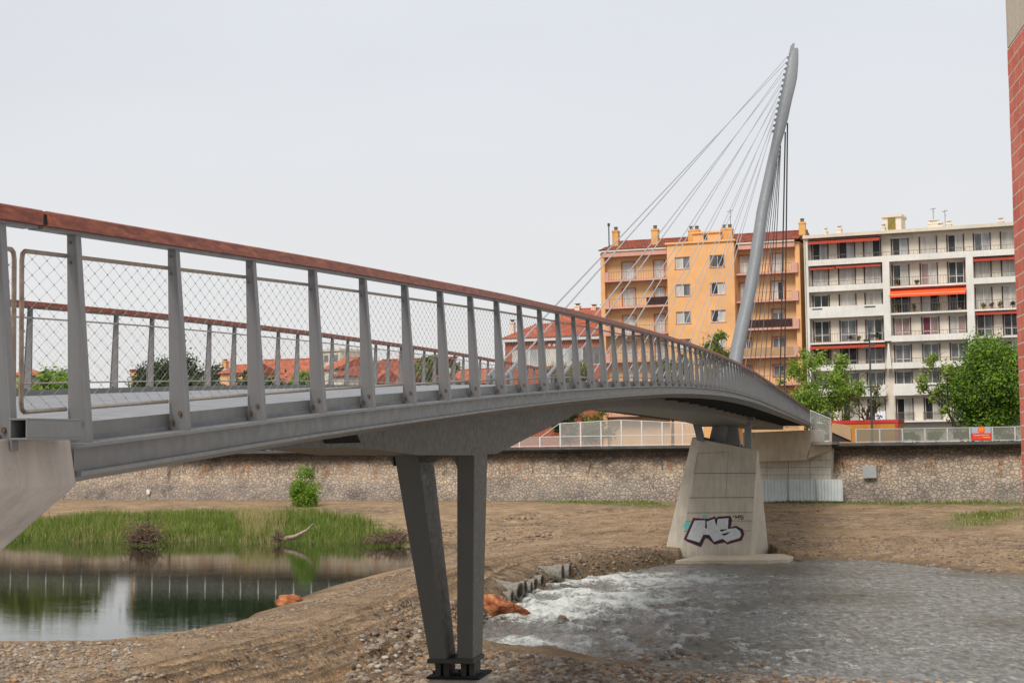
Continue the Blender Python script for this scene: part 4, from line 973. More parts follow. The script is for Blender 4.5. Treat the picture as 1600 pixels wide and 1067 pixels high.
mb = MB().mat('steel_dark'); q = [fq(1300, 675.5, -.7), fq(1329, 688.4, -.7), fq(1329, 690, -.7), fq(1300, 690, -.7)]; mb.prism(q, T_ * .3); mb.build('stair_stringer', parent=re)
# corrugated hoarding
m, t, p = raw('corrugated_sheet', .5, .4); p.inputs['Base Color'].default_value = (.42, .45, .44, 1); M['corr'] = m
m, t, p = raw('corrugated_sheet', .5, .4); v = coords(t); t.links.new(ramp(t, noise(t, v, 1.2, 6), [(.3, (.50, .54, .53)), (.7, (.62, .66, .65))]), p.inputs['Base Color']); M['corr'] = m
edges = [1189, 1231.5, 1275.5, 1318]
lab = ['first panel beside the pier', 'middle panel', 'last panel before the bare stone wall']
for i_ in range(3):
    xa, xb = edges[i_] + .8, edges[i_ + 1] - .8
    a, b = fq(xa, 782.5, -1.6), fq(xb, 782.5, -1.6); b[2] = a[2]; top = fq(xa, 748.5, -1.6)[2] - a[2]
    h = thing('hoarding_panel', 'corrugated metal hoarding, ' + lab[i_], 'hoarding', a, 'corrugated hoarding panels at the foot of the quay wall')
    n_ = 56; d = (b - a) / n_; mb = MB().mat('corr'); vs = []; fs = []
    for k in range(n_ + 1): q_ = a + d * k + T_ * (.05 * math.sin(k * 2 * math.pi / 7)); vs += [q_, q_ + [0, 0, top]]
    for k in range(n_): fs.append((2 * k, 2 * k + 2, 2 * k + 3, 2 * k + 1))
    mb.add(vs, fs); mb.build('sheet', parent=h)
    mb = MB().mat('fence'); mb.box(b - L_ * .03 - T_ * .08, L_ * .07, T_ * .07, [0, 0, top + (1.0 if i_ == 2 else .1)]); mb.build('post', parent=h)
    mb = MB().mat('groove'); mb.box(a + T_ * .06 + [0, 0, .08], b - a, T_ * .03, [0, 0, .1]); mb.build('bottom_rail', parent=h)
M['plate'] = mat('grey_plate', (.31, .32, .32), .6, .08)
o = MB().mat('plate').box(fq(1348, 747, -.6), fq(1369.5, 746.5, -.6) - fq(1348, 747, -.6), T_ * .7, [0, 0, fq(1348, 727.5, -.6)[2] - fq(1348, 747, -.6)[2]]).build('wall_plate', loc=fq(1358, 747, -.6), bevel=.02)
tag(o, 'square grey metal cover plate fixed on the stone quay wall', 'plate')
o = MB().mat('sign_white').box(fq(229, 771.5, -.5), L_ * .42, T_ * .06, [0, 0, .55]).build('wall_notice', loc=fq(231, 771, -.5)); tag(o, 'small blank white notice low on the stone quay wall', 'notice')
# kiosk-like orange hoarding box behind the fence
M['kiosk_o'] = mat('orange_paint', (.48, .20, .03), .6, .06); M['kiosk_r'] = mat('red_paint', (.50, .03, .025), .55, .06)
kd = 5.0
kb = thing('site_cabin', 'orange site cabin with a red top band behind the quay fence', 'cabin', fq(1354, 697, kd))
def bk_(x0, x1, yt, yb, d): a, b = fq(x0, yb, d), fq(x1, yb, d); b[2] = a[2]; return a, b, fq((x0 + x1) / 2, yt, d)[2] - fq((x0 + x1) / 2, yb, d)[2]
a, b, h_ = bk_(1296, 1404, 661, 698, kd); a[2] = b[2] = 7.5; ht = fq(1350, 661.5, kd)[2] - 7.5
MB().mat('kiosk_o').box(a, b - a, T_ * 2.6, [0, 0, ht]).build('cabin_wall', parent=kb, bevel=.02)
MB().mat('kiosk_r').box(a - T_ * .08 - L_ * .05 + [0, 0, ht], b - a + L_ * .1, T_ * 2.76, [0, 0, .34]).build('top_band', parent=kb, bevel=.02)
MB().mat('kiosk_r').box(b - T_ * .06 - L_ * .28, L_ * .30, T_ * .055, [0, 0, ht - .005]).build('corner_trim', parent=kb)
# lamp post with cameras
lp = fq(1363, 690, 3.2); ld = 3.2
ls = thing('street_lamp', 'dark slender post topped with a cluster of cameras in front of the white apartment block', 'camera post', [lp[0], lp[1], 7.2])
M['dark_pole'] = mat('dark_pole', (.045, .055, .055), .5, .1)
top = fq(1358.2, 519, ld); mb = MB().mat('dark_pole'); mb.tube([[lp[0], lp[1], 7.2], [lp[0], lp[1], 8.6], top], [.16, .11, .075], 8); mb.build('pole', parent=ls)
mb = MB().mat('dark_pole')
for dx, dz, sx, sz in ((-.55, -.9, .5, .22), (-.5, -1.6, .45, .2), (.15, -.5, .4, .25), (-.1, .1, .3, .5), (.2, -1.3, .35, .2)):
    c_ = top + L_ * dx + [0, 0, dz]; mb.box(c_ - T_ * .15, L_ * sx, T_ * .3, [0, 0, sz]); mb.tube([c_ + L_ * sx * .5, top + [0, 0, dz + .1]], .03, 4)
mb.build('camera_head', parent=ls)

# ------------------------------------------------------------ concrete culvert pipes in the dam
m, t, p = raw('old_pipe_concrete', .9, .2); v = coords(t)
t.links.new(ramp(t, noise(t, v, 3.5, 8, .7), [(.3, (.09, .08, .065)), (.55, (.22, .20, .17)), (.75, (.33, .31, .27))]), p.inputs['Base Color']); t.links.new(bumpn(t, noise(t, v, 18), .01), p.inputs['Normal']); M['pipe'] = m
fl = np.array([.94, -.30, .0]); fl /= np.linalg.norm(fl)
PIPES = [(787, 942, 13, 1.2, 'short low end, nearest the orange boulder'), (801, 934, 14.5, .8, 'second from the orange boulder, mostly buried'), (813, 926, 20, 1.4, 'largest open ring with water pouring out'), (822, 921, 18, 1.0, 'tilted ring just behind the largest open ring'),
         (831, 919, 14, .8, 'small ring in the middle of the row'), (838, 914, 14, .8, 'ring after the middle one, half in the water'), (848, 908.5, 13.5, 1.6, 'low dark end before the long bare pipe'), (880, 897.5, 20, 2.6, 'long bare pipe lying fully exposed'), (891.5, 894.5, 18, 1.0, 'farthest open end, next to the earth slope')]
for k, (x_, y_, dpx, ln, tx) in enumerate(PIPES):
    base = atz(x_, y_ + dpx * .5, .05); r_ = dpx * .64 * base[1] / 2500; c_ = base + np.array([0, 0, r_ * .92])
    tilt = [0, .05, -.1, .12, 0, .08, 0, .03, 0][k]; d = fl * 1.0; d = d + np.array([.1 * math.sin(k * 2.3), .12 * math.cos(k * 1.7), tilt]); d /= np.linalg.norm(d)
    mb = MB().mat('pipe'); n_ = 24
    a_ = np.cross(d, [0, 0, 1.]); a_ /= np.linalg.norm(a_); b_ = np.cross(d, a_)
    def ring(q, rr): return [q + rr * (a_ * math.cos(th) + b_ * math.sin(th)) for th in np.linspace(0, 2 * math.pi, n_ + 1)[:-1]]
    th_ = r_ * .17
    prof = [(-ln, r_), (-.28, r_), (-.24, r_ * 1.09), (0, r_ * 1.09), (0, r_ - th_), (-ln, r_ - th_)]
    mb.loft([ring(c_ + d * q, rr) for q, rr in prof], caps=False)
    o = mb.build('concrete_pipe', loc=c_, smooth=False); tag(o, 'concrete culvert pipe: ' + tx, 'pipe', 'culvert pipes in the gravel dam')
# ------------------------------------------------------------ buildings across the quay
class Facade:
    def __init__(s, pl, Yl, pr, Yr):
        s.a = at(pl, 690, Yl)[:2]; s.b = at(pr, 690, Yr)[:2]; s.L = np.linalg.norm(s.b - s.a); d = (s.b - s.a) / s.L
        s.e = np.array([d[0], d[1], 0]); s.t = np.array([-d[1], d[0], 0]); s.n = s.t[:2]
    def uz(s, px, py, d=0.0):
        r_ = ray(px, py); k = (s.a @ s.n + d) / (r_[:2] @ s.n); q = r_ * k; return float((q[:2] - s.a) @ s.e[:2]), float(EYE + q[2])
    def p(s, u, d, z): q = np.array([s.a[0], s.a[1], 0]) + s.e * u + s.t * d; q[2] = z; return q
    def box(s, mb, u0, u1, z0, z1, d0, d1): return mb.box(s.p(u0, d0, z0), s.e * (u1 - u0), s.t * (d1 - d0), [0, 0, z1 - z0])
def plaster(name, col, streak=.85): M[name] = concrete(name, col, .35, streak, .002)
plaster('white_render', (.70, .67, .615), .88); plaster('beige_render', (.68, .60, .50), .93); plaster('orange_render', (.74, .40, .175), .95); plaster('ochre_render', (.68, .42, .215), .93); plaster('pink_render', (.62, .33, .26), .9); plaster('cream_trim', (.62, .55, .44), .9)
M['terracotta_trim'] = mat('terracotta_trim', (.42, .13, .065), .8, .15, scale=2)
def glass(name, a, b, rough=.12):
    m, t, p = raw(name, rough, .5); v = coords(t, (1, 1, .25)); t.links.new(ramp(t, noise(t, v, 1.6, 4, .6), [(.35, a), (.65, b)]), p.inputs['Base Color']); M[name] = m
glass('glass_dark', (.008, .009, .010), (.035, .036, .038)); glass('glass_curtain', (.36, .33, .29), (.58, .54, .48), .3); glass('glass_grey', (.08, .085, .09), (.18, .185, .19)); glass('glass_pink', (.20, .12, .11), (.38, .26, .23), .3); glass('glass_red', (.10, .005, .02), (.16, .01, .03), .6); glass('glass_sky', (.25, .26, .27), (.45, .45, .45), .1)
M['frame_white'] = mat('window_frame', (.62, .60, .57), .5, .05); M['frame_brown'] = mat('brown_shutter', (.06, .025, .018), .6, .2); M['shutter_grey'] = mat('closed_shutter', (.035, .035, .037), .6, .2); M['shutter_pale'] = mat('pale_roller', (.42, .37, .33), .6, .06)
M['rail_metal'] = mat('balcony_rail', (.16, .14, .12), .5, .1); M['awning_red'] = mat('red_awning', (.40, .055, .03), .8, .12, scale=2); M['awning_orange'] = mat('orange_awning', (.86, .10, .02), .8, .06, scale=1); M['awning_edge'] = mat('awning_edge', (.80, .38, .28), .8, .05); M['cloth_dark'] = mat('dark_cloth', (.045, .020, .018), .9, .3, scale=2); M['cloth_tan'] = mat('tan_screen', (.38, .24, .13), .8, .1, scale=2)
m, t, p = raw('roof_tiles', .9, .2); v = coords(t)
t.links.new(ramp(t, noise(t, v, 1.8, 7, .75), [(.3, (.12, .03, .02)), (.5, (.24, .065, .04)), (.68, (.38, .14, .09)), (.8, (.30, .2, .15))]), p.inputs['Base Color']); M['tiles'] = m
m, t, p = raw('bright_roof_tiles', .9, .2); v = coords(t)
t.links.new(ramp(t, noise(t, v, 1.2, 7, .75), [(.3, (.22, .06, .035)), (.5, (.38, .11, .06)), (.7, (.50, .20, .12))]), p.inputs['Base Color']); M['tiles2'] = m
def window(F, par, u0, u1, z0, z1, gl='glass_curtain', gr=None, frame='frame_white', d=0.0, shutters=None, mull=True, name='window', trim=None, rollers=0.0, bar=0.0):
    mb = MB(); fw = .075
    dp = d + .14
    mb.mat(frame)
    F.box(mb, u0, u0 + fw, z0, z1, d + .06, dp + .1); F.box(mb, u1 - fw, u1, z0, z1, d + .06, dp + .1)
    F.box(mb, u0 + fw, u1 - fw, z0, z0 + fw, d + .062, dp + .1); F.box(mb, u0 + fw, u1 - fw, z1 - fw, z1, d + .062, dp + .1)
    um = (u0 + u1) / 2
    if mull: F.box(mb, um - .05, um + .05, z0 + fw, z1 - fw, d + .064, dp + .1)
    if bar: F.box(mb, u0 + fw, um - .05, z0 + bar, z0 + bar + .06, d + .07, dp + .1); F.box(mb, um + .05, u1 - fw, z0 + bar, z0 + bar + .06, d + .07, dp + .1)
    o = mb.build(name, parent=par)
    for a_, b_, g_ in ((u0 + fw, um - (.05 if mull else 0), gl), (um + (.05 if mull else 0), u1 - fw, gr or gl)):
        q = MB().mat(g_); F.box(q, a_, b_, z0 + fw, z1 - fw, d + .10, d + .125); q.build('pane', parent=o)
    if rollers: q = MB().mat('shutter_pale'); F.box(q, u0 + .03, u1 - .03, z1 - (z1 - z0) * rollers, z1 - .01, d + .03, d + .055); q.build('roller', parent=o)
    if shutters:
        for a_, b_ in ((u0 - .13, u0 - .01), (u1 + .01, u1 + .13)):
            q = MB().mat(shutters); F.box(q, a_, b_, z0, z1, d - .10, d + .05); q.build('shutter', parent=o)
    if trim:
        q = MB().mat(trim); w_ = .13
        F.box(q, u0 - w_, u1 + w_, z0 - w_, z0 - .003, d - .09, d + .03); F.box(q, u0 - w_, u1 + w_, z1 + .003, z1 + w_, d - .07, d + .03); F.box(q, u0 - w_, u0 - .003, z0, z1, d - .07, d + .03); F.box(q, u1 + .003, u1 + w_, z0, z1, d - .07, d + .03); q.build('surround', parent=o)
    return o
def wall_with_holes(F, mb, u0, u1, z0, z1, holes, d0, d1):
    us = sorted(set([u0, u1] + [h[0] for h in holes] + [h[1] for h in holes])); zs = sorted(set([z0, z1] + [h[2] for h in holes] + [h[3] for h in holes]))
    us = [q for q in us if u0 <= q <= u1]; zs = [q for q in zs if z0 <= q <= z1]
    # merged horizontally per z band; front and reveal faces
    for k in range(len(zs) - 1):
        zc = (zs[k] + zs[k + 1]) / 2; run = None
        for j in range(len(us) - 1):
            uc = (us[j] + us[j + 1]) / 2; hole = any(h[0] < uc < h[1] and h[2] < zc < h[3] for h in holes)
            if not hole and run is None: run = us[j]
            if hole and run is not None: F.box(mb, run, us[j], zs[k], zs[k + 1], d0, d1); run = None
        if run is not None: F.box(mb, run, us[-1], zs[k], zs[k + 1], d0, d1)
def railing(F, par, u0, u1, z0, h, d, step=.42, cloth=None, m_='rail_metal'):
    mb = MB().mat(m_)
    F.box(mb, u0, u1, z0 + h - .05, z0 + h, d - .02, d + .02); F.box(mb, u0, u1, z0 + .04, z0 + .07, d - .015, d + .015)
    n = max(1, int((u1 - u0) / step))
    for k in range(n + 1):
        u = u0 + (u1 - u0) * k / n; F.box(mb, u - .014, u + .014, z0, z0 + h - .052, d - .012, d + .012)
    o = mb.build('balcony_railing', parent=par)
    if cloth: q = MB().mat(cloth[2]); F.box(q, cloth[0], cloth[1], z0 + .08, z0 + h * 1.02, d - .05, d - .025); q.build('screen', parent=o)
    return o
def chimney(F, par, u, z, w_, h, dp, m_, pots=1, cap='groove', flat=False):
    mb = MB().mat(m_); F.box(mb, u - w_ / 2, u + w_ / 2, z, z + h, dp, dp + .8)
    o = mb.build('chimney', parent=par); q = MB().mat(m_); F.box(q, u - w_ / 2 - .06, u + w_ / 2 + .06, z + h - .22, z + h - .1, dp - .06, dp + .86); q.build('chimney_band', parent=o)
    for k in range(pots):
        uc = u + (k - (pots - 1) / 2) * w_ * .5
        q = MB().mat(cap)
        if flat: F.box(q, uc - w_ * .5, uc + w_ * .5, z + h + .22, z + h + .3, dp, dp + .8); F.box(q, uc - w_ * .3, uc + w_ * .3, z + h + .001, z + h + .219, dp + .2, dp + .6)
        else: q.tube([F.p(uc, dp + .4, z + h - .02), F.p(uc, dp + .4, z + h + .32)], [.24, .20], 10); q.tube([F.p(uc, dp + .4, z + h + .32), F.p(uc, dp + .4, z + h + .45)], [.26, .24], 10)
        q.build('chimney_pot', parent=o)
    return o
def tiled_roof(F, par, u0, u1, z0, z1, d0, d1, m_='tiles', hip0=0.0, hip1=0.0, pitch=.33):
    mb = MB().mat(m_); n = max(4, int((u1 - u0) / pitch)); rows = 2
    # rolls of tile running up the slope
    k_ = 4
    vs = []; fs = []; N = n * k_
    for j in range(2):
        f_ = j
        for i in range(N + 1):
            uu = u0 + (u1 - u0) * i / N; ph = i / k_ * 2 * math.pi; hgt = .075 * math.cos(ph)
            if j == 1:
                lo, hi = u0 + hip0, u1 - hip1; uu2 = min(max(uu, lo), hi); 
                # hips: the tile course stops on the hip line
                fr = 1.0
                if uu < lo: fr = (uu - u0) / max(hip0, 1e-6)
                if uu > hi: fr = (u1 - uu) / max(hip1, 1e-6)
                vs.append(F.p(uu, d0 + (d1 - d0) * fr, z0 + (z1 - z0) * fr + hgt * (1 if fr > .02 else 0)))
            else: vs.append(F.p(uu, d0, z0 + hgt))
    for i in range(N): fs.append((i, i + 1, N + 1 + i + 1, N + 1 + i))
    mb.add(vs, fs)
    b = 2 * d1 - d0
    mb.add([F.p(u0 + hip0, d1, z1), F.p(u1 - hip1, d1, z1), F.p(u1, b, z0), F.p(u0, b, z0)], [(0, 1, 2, 3)])
    mb.add([F.p(u0, d0, z0), F.p(u0 + hip0, d1, z1), F.p(u0, b, z0)], [(0, 1, 2)]); mb.add([F.p(u1, d0, z0), F.p(u1 - hip1, d1, z1), F.p(u1, b, z0)], [(2, 1, 0)])
    mb.add([F.p(u0, d0, z0 - .02), F.p(u1, d0, z0 - .02), F.p(u1, b, z0 - .02), F.p(u0, b, z0 - .02)], [(0, 1, 2, 3)])
    o = mb.build('roof', parent=par)
    q = MB().mat(m_)
    q.tube([F.p(u0 + hip0, d1, z1 + .03), F.p(u1 - hip1, d1, z1 + .03)], .13, 6); q.build('ridge', parent=o)
    return o
GZ = 7.5
# ---- white apartment block
W = Facade(1258, 184.0, 1700, 172.0)
def zW(zx, zy, d=0.0): return W.uz(1240 + zx / 2.883, 330 + zy / 2.883, d)
wb = thing('apartment_block', 'long white seven-storey apartment block with balconies and red awnings on the right', 'building', W.p(0, 0, GZ))
LV = [zW(240, y)[1] for y in (238, 361, 483, 599, 708, 835, 945)]     # underside of each balcony slab, top down
pit = (LV[0] - LV[5]) / 5; LV = [LV[0] - pit * k for k in range(6)] + [LV[0] - pit * 6]
zroof = zW(240, 116)[1] + .05
uA0, uA1 = zW(60, 400)[0], zW(405, 400)[0]; uP0, uP1 = uA1, zW(436, 400)[0]; uB1 = zW(781, 400)[0]; uQ1 = zW(814, 400)[0]; uEnd = W.L
def cols(lst): return [(zW(a, 300, 1.3)[0], zW(b, 300, 1.3)[0]) for a, b in lst]
CA = cols([(88, 160), (206, 280), (322, 398)]); CB = cols([(448, 522), (574, 650), (698, 772)]); CC = cols([(818, 892), (940, 1012)])
step = (CC[1][0] - CC[0][0]) * 1.0; CC += [(CC[1][0] + step * k, CC[1][1] + step * k) for k in (1, 2, 3)]
CC = [c for c in CC if c[1] < uEnd - .3]
ww = 2.05
DW = 1.0                                                    # the recessed wall stands this far behind the balcony fronts
holes = []; wins = []
for k in range(7):
    zf = LV[k] + .22                                         # floor level of this storey
    top = (LV[k - 1] if k else zroof) - .30
    for sec, cs in (('A', CA), ('B', CB), ('C', CC)):
        for j, (a, b) in enumerate(cs):
            zt = min(top, zf + 2.5)
            if k == 5: zb = zf + .95
            elif sec == 'A' and k == 2: zb = zf + .95
            else: zb = zf + .04
            holes.append((a, b, zb, zt)); wins.append((k, sec, j, a, b, zb, zt))
base_h = [(CB[0][0], CB[0][1], GZ + .35, GZ + 1.1), (CB[1][0] + .2, CB[1][1] - .3, GZ + .35, GZ + 1.1), (CB[2][0], CB[2][1], GZ + .35, GZ + 1.1), (CA[0][0], CA[0][1], GZ + .35, GZ + 1.1)]
mb = MB().mat('beige_render'); wall_with_holes(W, mb, uA0, uEnd, GZ - .2, zroof - .02, holes + [h for h in base_h if h[3] < LV[6] - .1], DW, DW + .35); mb.build('wall', parent=wb)
mb = MB().mat('black'); W.box(mb, uA0 + .1, uEnd - .1, GZ, zroof - .2, DW + .4, DW + .45); mb.build('interior', parent=wb)
mb = MB().mat('white_render'); W.box(mb, uA0 - .02, uA0 + .25, GZ, zroof - .03, -.02, DW + 9); mb.build('gable_wall', parent=wb); mb = MB().mat('white_render'); W.box(mb, uEnd - .3, uEnd, GZ, zroof - .03, 0, DW + 9); mb.build('gable_wall', parent=wb)
mb = MB().mat('cream_trim'); W.box(mb, uA0 - .25, uEnd, zroof, zroof + .38, -.35, DW + 10); mb.build('roof', parent=wb)
gsel = {('A', 0, 0): ('shutter_grey', 'glass_sky'), ('A', 0, 1): ('shutter_grey', 'glass_sky'), ('A', 0, 2): ('glass_curtain', 'shutter_grey'), ('A', 2, 0): ('glass_dark', 'glass_dark'), ('A', 3, 0): ('shutter_grey', 'shutter_grey'), ('A', 3, 1): ('glass_grey', 'glass_grey'), ('A', 3, 2): ('glass_grey', 'glass_dark'),
        ('A', 4, 0): ('shutter_grey', 'shutter_grey'), ('A', 4, 1): ('shutter_grey', 'shutter_grey'), ('A', 4, 2): ('glass_grey', 'glass_grey'), ('B', 0, 0): ('glass_dark', 'glass_sky'), ('B', 0, 2): ('shutter_grey', 'glass_curtain'), ('B', 1, 0): ('glass_dark', 'glass_curtain'), ('B', 1, 1): ('glass_pink', 'glass_curtain'),
        ('B', 1, 2): ('shutter_grey', 'glass_dark'), ('B', 2, 0): ('glass_dark', 'glass_dark'), ('B', 2, 1): ('glass_curtain', 'glass_dark'), ('B', 2, 2): ('glass_dark', 'shutter_grey'), ('B', 3, 0): ('glass_pink', 'glass_pink'), ('B', 3, 1): ('glass_red', 'glass_pink'), ('B', 3, 2): ('glass_curtain', 'glass_pink'),
        ('B', 4, 0): ('glass_grey', 'glass_grey'), ('B', 4, 1): ('glass_grey', 'glass_grey'), ('B', 4, 2): ('glass_grey', 'glass_grey'), ('C', 0, 0): ('glass_grey', 'glass_sky'), ('C', 3, 0): ('glass_dark', 'glass_grey'), ('C', 3, 1): ('glass_dark', 'glass_dark')}
rg = random.Random(4)
for k, sec, j, a, b, zb, zt in wins:
    gl, gr = gsel.get((sec, k, j), ('glass_curtain', 'glass_curtain') if k < 4 else (('glass_grey', 'glass_grey') if rg.random() < .6 else ('glass_dark', 'glass_curtain')))
    window(W, wb, a + .06, b - .06, zb, zt, gl, gr, d=DW, shutters=('frame_brown' if k in (0, 1, 2, 3, 4, 6) else 'shutter_grey'), bar=(.8 if k in (1, 3, 4) else 0), mull=(k != 0 or j != 1))
for k in range(7):
    z = LV[k]
    for sec, u0, u1 in (('A', uA0 + .25, uP0), ('B', uP1, uB1), ('C', uQ1, uEnd - .3)):
        if k == 0:   # continuous band on the top floor
            u0 = {'A': uA0 + .25, 'B': uP0, 'C': uB1}[sec]; u1 = {'A': uP0, 'B': uB1, 'C': uEnd - .3}[sec]
        mb = MB().mat('white_render'); W.box(mb, u0, u1, z, z + .2, .02, DW - .003); o = mb.build('balcony_slab', parent=wb)
        typ = {'A': ['band', 'band', 'tall', 'rail', 'band', 'tall', 'small'], 'B': ['band', 'rail', 'rail', 'band', 'band', 'tall', 'small'], 'C': ['band', 'band', 'rail', 'rail', 'band', 'tall', 'small']}[sec][k]
        ph = {'band': .64, 'tall': 1.28, 'rail': 0, 'small': 0}[typ]
        if ph:
            q = MB().mat('white_render'); W.box(q, u0, u1, z - .02, z + ph + (.03 if sec == 'B' else 0), -.12, .018); q.build('parapet', parent=wb)
            if typ == 'tall':
                for c_ in {'A': CA, 'B': CB, 'C': CC}[sec]:
                    if rg.random() < .8: q = MB().mat('shutter_grey' if rg.random() < .6 else 'frame_brown'); W.box(q, c_[0] + .1, c_[1] - .2 - rg.random() * .4, z + .95, z + 1.1, -.135, -.121); q.build('vent_slot', parent=wb)
            else: railing(W, wb, u0 + .05, u1 - .05, z + ph - .02, .52, -.05)
        elif typ == 'rail': railing(W, wb, u0 + .05, u1 - .05, z + .2, 1.0, .06, .3)
        if typ == 'small':
            for c_ in {'A': CA, 'B': CB, 'C': CC}[sec]: railing(W, wb, c_[0] - .15, c_[1] + .15, z + .2, .95, .05 if sec == 'A' else .9, .12)
for (u0, u1, k1, k2) in ((uP0, uP1, 0, 3.2), (uB1, uQ1, 0, 3.3)):
    mb = MB().mat('white_render'); W.box(mb, u0, u1, LV[0] - pit * k2 if k2 != 3.2 else LV[3] + .1, LV[0] - .025, -.14, DW - .004); mb.build('pillar', parent=wb)
mb = MB().mat('white_render'); mb.hexa([W.p(uP0 + .1, -.13, LV[4] + .0), W.p(uP1 - .05, -.13, LV[4]), W.p(uP1 - .05, .5, LV[4]), W.p(uP0 + .1, .5, LV[4])], [W.p(uP0 + .35, -.1, LV[3] - .2), W.p(uP1 - .3, -.1, LV[3] - .2), W.p(uP1 - .3, .5, LV[3] - .2), W.p(uP0 + .35, .5, LV[3] - .2)]); mb.build('pillar_foot', parent=wb)
# awnings
def awning(u0, u1, ztop, drop, outw, m_, label, valance=.18, grp=None):
    mb = MB().mat(m_); d0 = DW - .02
    mb.hexa([W.p(u0, d0 - outw, ztop - drop), W.p(u1, d0 - outw, ztop - drop), W.p(u1, d0, ztop - .05), W.p(u0, d0, ztop - .05)], [W.p(u0, d0 - outw, ztop - drop + .04), W.p(u1, d0 - outw, ztop - drop + .04), W.p(u1, d0, ztop), W.p(u0, d0, ztop)])
    o = mb.build('awning', parent=wb); q = MB().mat(m_); W.box(q, u0, u1, ztop - drop - valance, ztop - drop - .002, d0 - outw, d0 - outw + .02); q.build('valance', parent=o)
    if m_ == 'awning_orange': q = MB().mat('awning_edge'); W.box(q, u0, u1, ztop - drop - .03, ztop - drop + .05, d0 - outw - .03, d0 - outw - .004); q.build('edge_strip', parent=o)
awning(uA0 + .4, uP0 - .2, zroof - .12, .40, 1.5, 'awning_red', '', .22)
awning(uA0 + .4, CA[0][1] + .9, LV[0] - .05, .25, 1.0, 'awning_red', ''); awning(CA[1][0] - .1, uP0 - .2, LV[0] - .05, .22, 1.0, 'awning_red', '')
awning(uA0 + .3, uP0 + .1, LV[3] - .05, .35, 1.45, 'awning_red', '')
awning(uP1 + .02, uB1 - .03, LV[1] - .06, .80, 1.75, 'awning_orange', '', .25)
awning(uQ1 + .05, uEnd - .4, LV[0] - .06, .32, 1.2, 'awning_red', ''); awning(uQ1 + .05, uEnd - .4, LV[2] - .05, .22, 1.2, 'awning_red', '')
awning(CB[0][0] - .1, CB[1][0] - .8, zroof - .3, .12, .5, 'cream_trim', '', .1)
# roof structures
def rpt(zx, zy, d): return zW(zx, zy, d)
u_, z_ = rpt(443, 55, 3); 
mb = MB().mat('beige_render'); a_, b_ = rpt(402, 60, 3)[0], rpt(484, 60, 3)[0]; zt = rpt(443, 28, 3)[1]; W.box(mb, a_, b_, zroof + .3, zt, 3, 6); o = mb.build('stair_tower', parent=wb)
q = MB().mat('cream_trim'); W.box(q, a_ - .15, b_ + .15, zt, zt + .3, 2.8, 6.2); q.build('cap', parent=o)
q = MB().mat('kiosk_o'); 
M['olive_panel'] = mat('olive_panel', (.20, .15, .03), .7, .2)
q = MB().mat('olive_panel'); W.box(q, rpt(425, 60, 3)[0], rpt(459, 60, 3)[0], zroof + .6, zt - .12, 2.93, 2.995); q.build('door', parent=o)
for (zx, y0, y1, w_) in ((142, 78, 112, .32), (204, 68, 110, .52), (402, 60, 100, .42), (629, 42, 85, 1.15), (662, 55, 85, .45), (698, 45, 82, .55), (932, 32, 75, .60)):
    u_ = rpt(zx, y1, 2.5)[0]; zt = rpt(zx, y0 + 6, 2.5)[1]; chimney(W, wb, u_, zroof + .36, w_, zt - zroof - .4, 2.5, 'beige_render', 1, 'beige_render', True)
def antenna(F, par, u, d, z, h, w_=.8):
    mb = MB().mat('dark_pole'); mb.tube([F.p(u, d, z), F.p(u, d, z + h)], .03, 5); mb.tube([F.p(u - w_ / 2, d, z + h * .9), F.p(u + w_ / 2, d, z + h * .95)], .02, 4)
    for k in range(5): q_ = F.p(u - w_ / 2 + w_ * k / 4, d, z + h * (.9 + .0125 * k)); mb.tube([q_ - F.t * .25, q_ + F.t * .25 + [0, 0, .08]], .015, 4)
    mb.tube([F.p(u, d, z + h * .7), F.p(u + w_ * .3, d - .2, z + h * .75)], .02, 4); mb.build('antenna', parent=par)
antenna(W, wb, rpt(629, 20, 3)[0], 3, zroof + 1.4, 1.6, .6); antenna(W, wb, rpt(682, 20, 3)[0], 3, zroof + .3, 2.4, .6)
mb = MB().mat('cream_trim'); mb.tube([W.p(uA0 - .12, -.1, GZ + .5), W.p(uA0 - .12, -.1, zroof)], .08, 8); mb.build('downpipe', parent=wb)
u_ = zW(390, 915, .6)[0]; zb = zW(390, 938, 0)[1]
sh = thing('banner', 'white cloth with black scribbled print hanging from a ground-floor balcony of the white block', 'banner', W.p(u_, -.02, zb))
M['sheet'] = mat('white_sheet', (.74, .74, .78), .9, .05); mb = MB().mat('sheet'); n_ = 10; vs = []
us_, ue_ = zW(367, 915)[0], zW(414, 915)[0]; zt = zW(390, 899)[1]
for k in range(n_ + 1): u = us_ + (ue_ - us_) * k / n_; vs += [W.p(u, .02 - .03 * math.sin(k * 1.4), zb), W.p(u, .02, zt)]
mb.add(vs, [(2 * k, 2 * k + 2, 2 * k + 3, 2 * k + 1) for k in range(n_)]); mb.build('cloth', parent=sh)
for k, (x0, y0, x1, y1) in enumerate([(.15, .35, .3, .55), (.3, .55, .42, .3), (.42, .3, .55, .5), (.55, .5, .62, .25), (.2, .2, .5, .15), (.62, .25, .7, .4)]):
    a, b = W.p(us_ + (ue_ - us_) * x0, -.03, zb + (zt - zb) * y0), W.p(us_ + (ue_ - us_) * x1, -.03, zb + (zt - zb) * y1)
    MB().mat('graf_black').tube([a, b], .04, 4).build('brush_stroke', parent=sh)

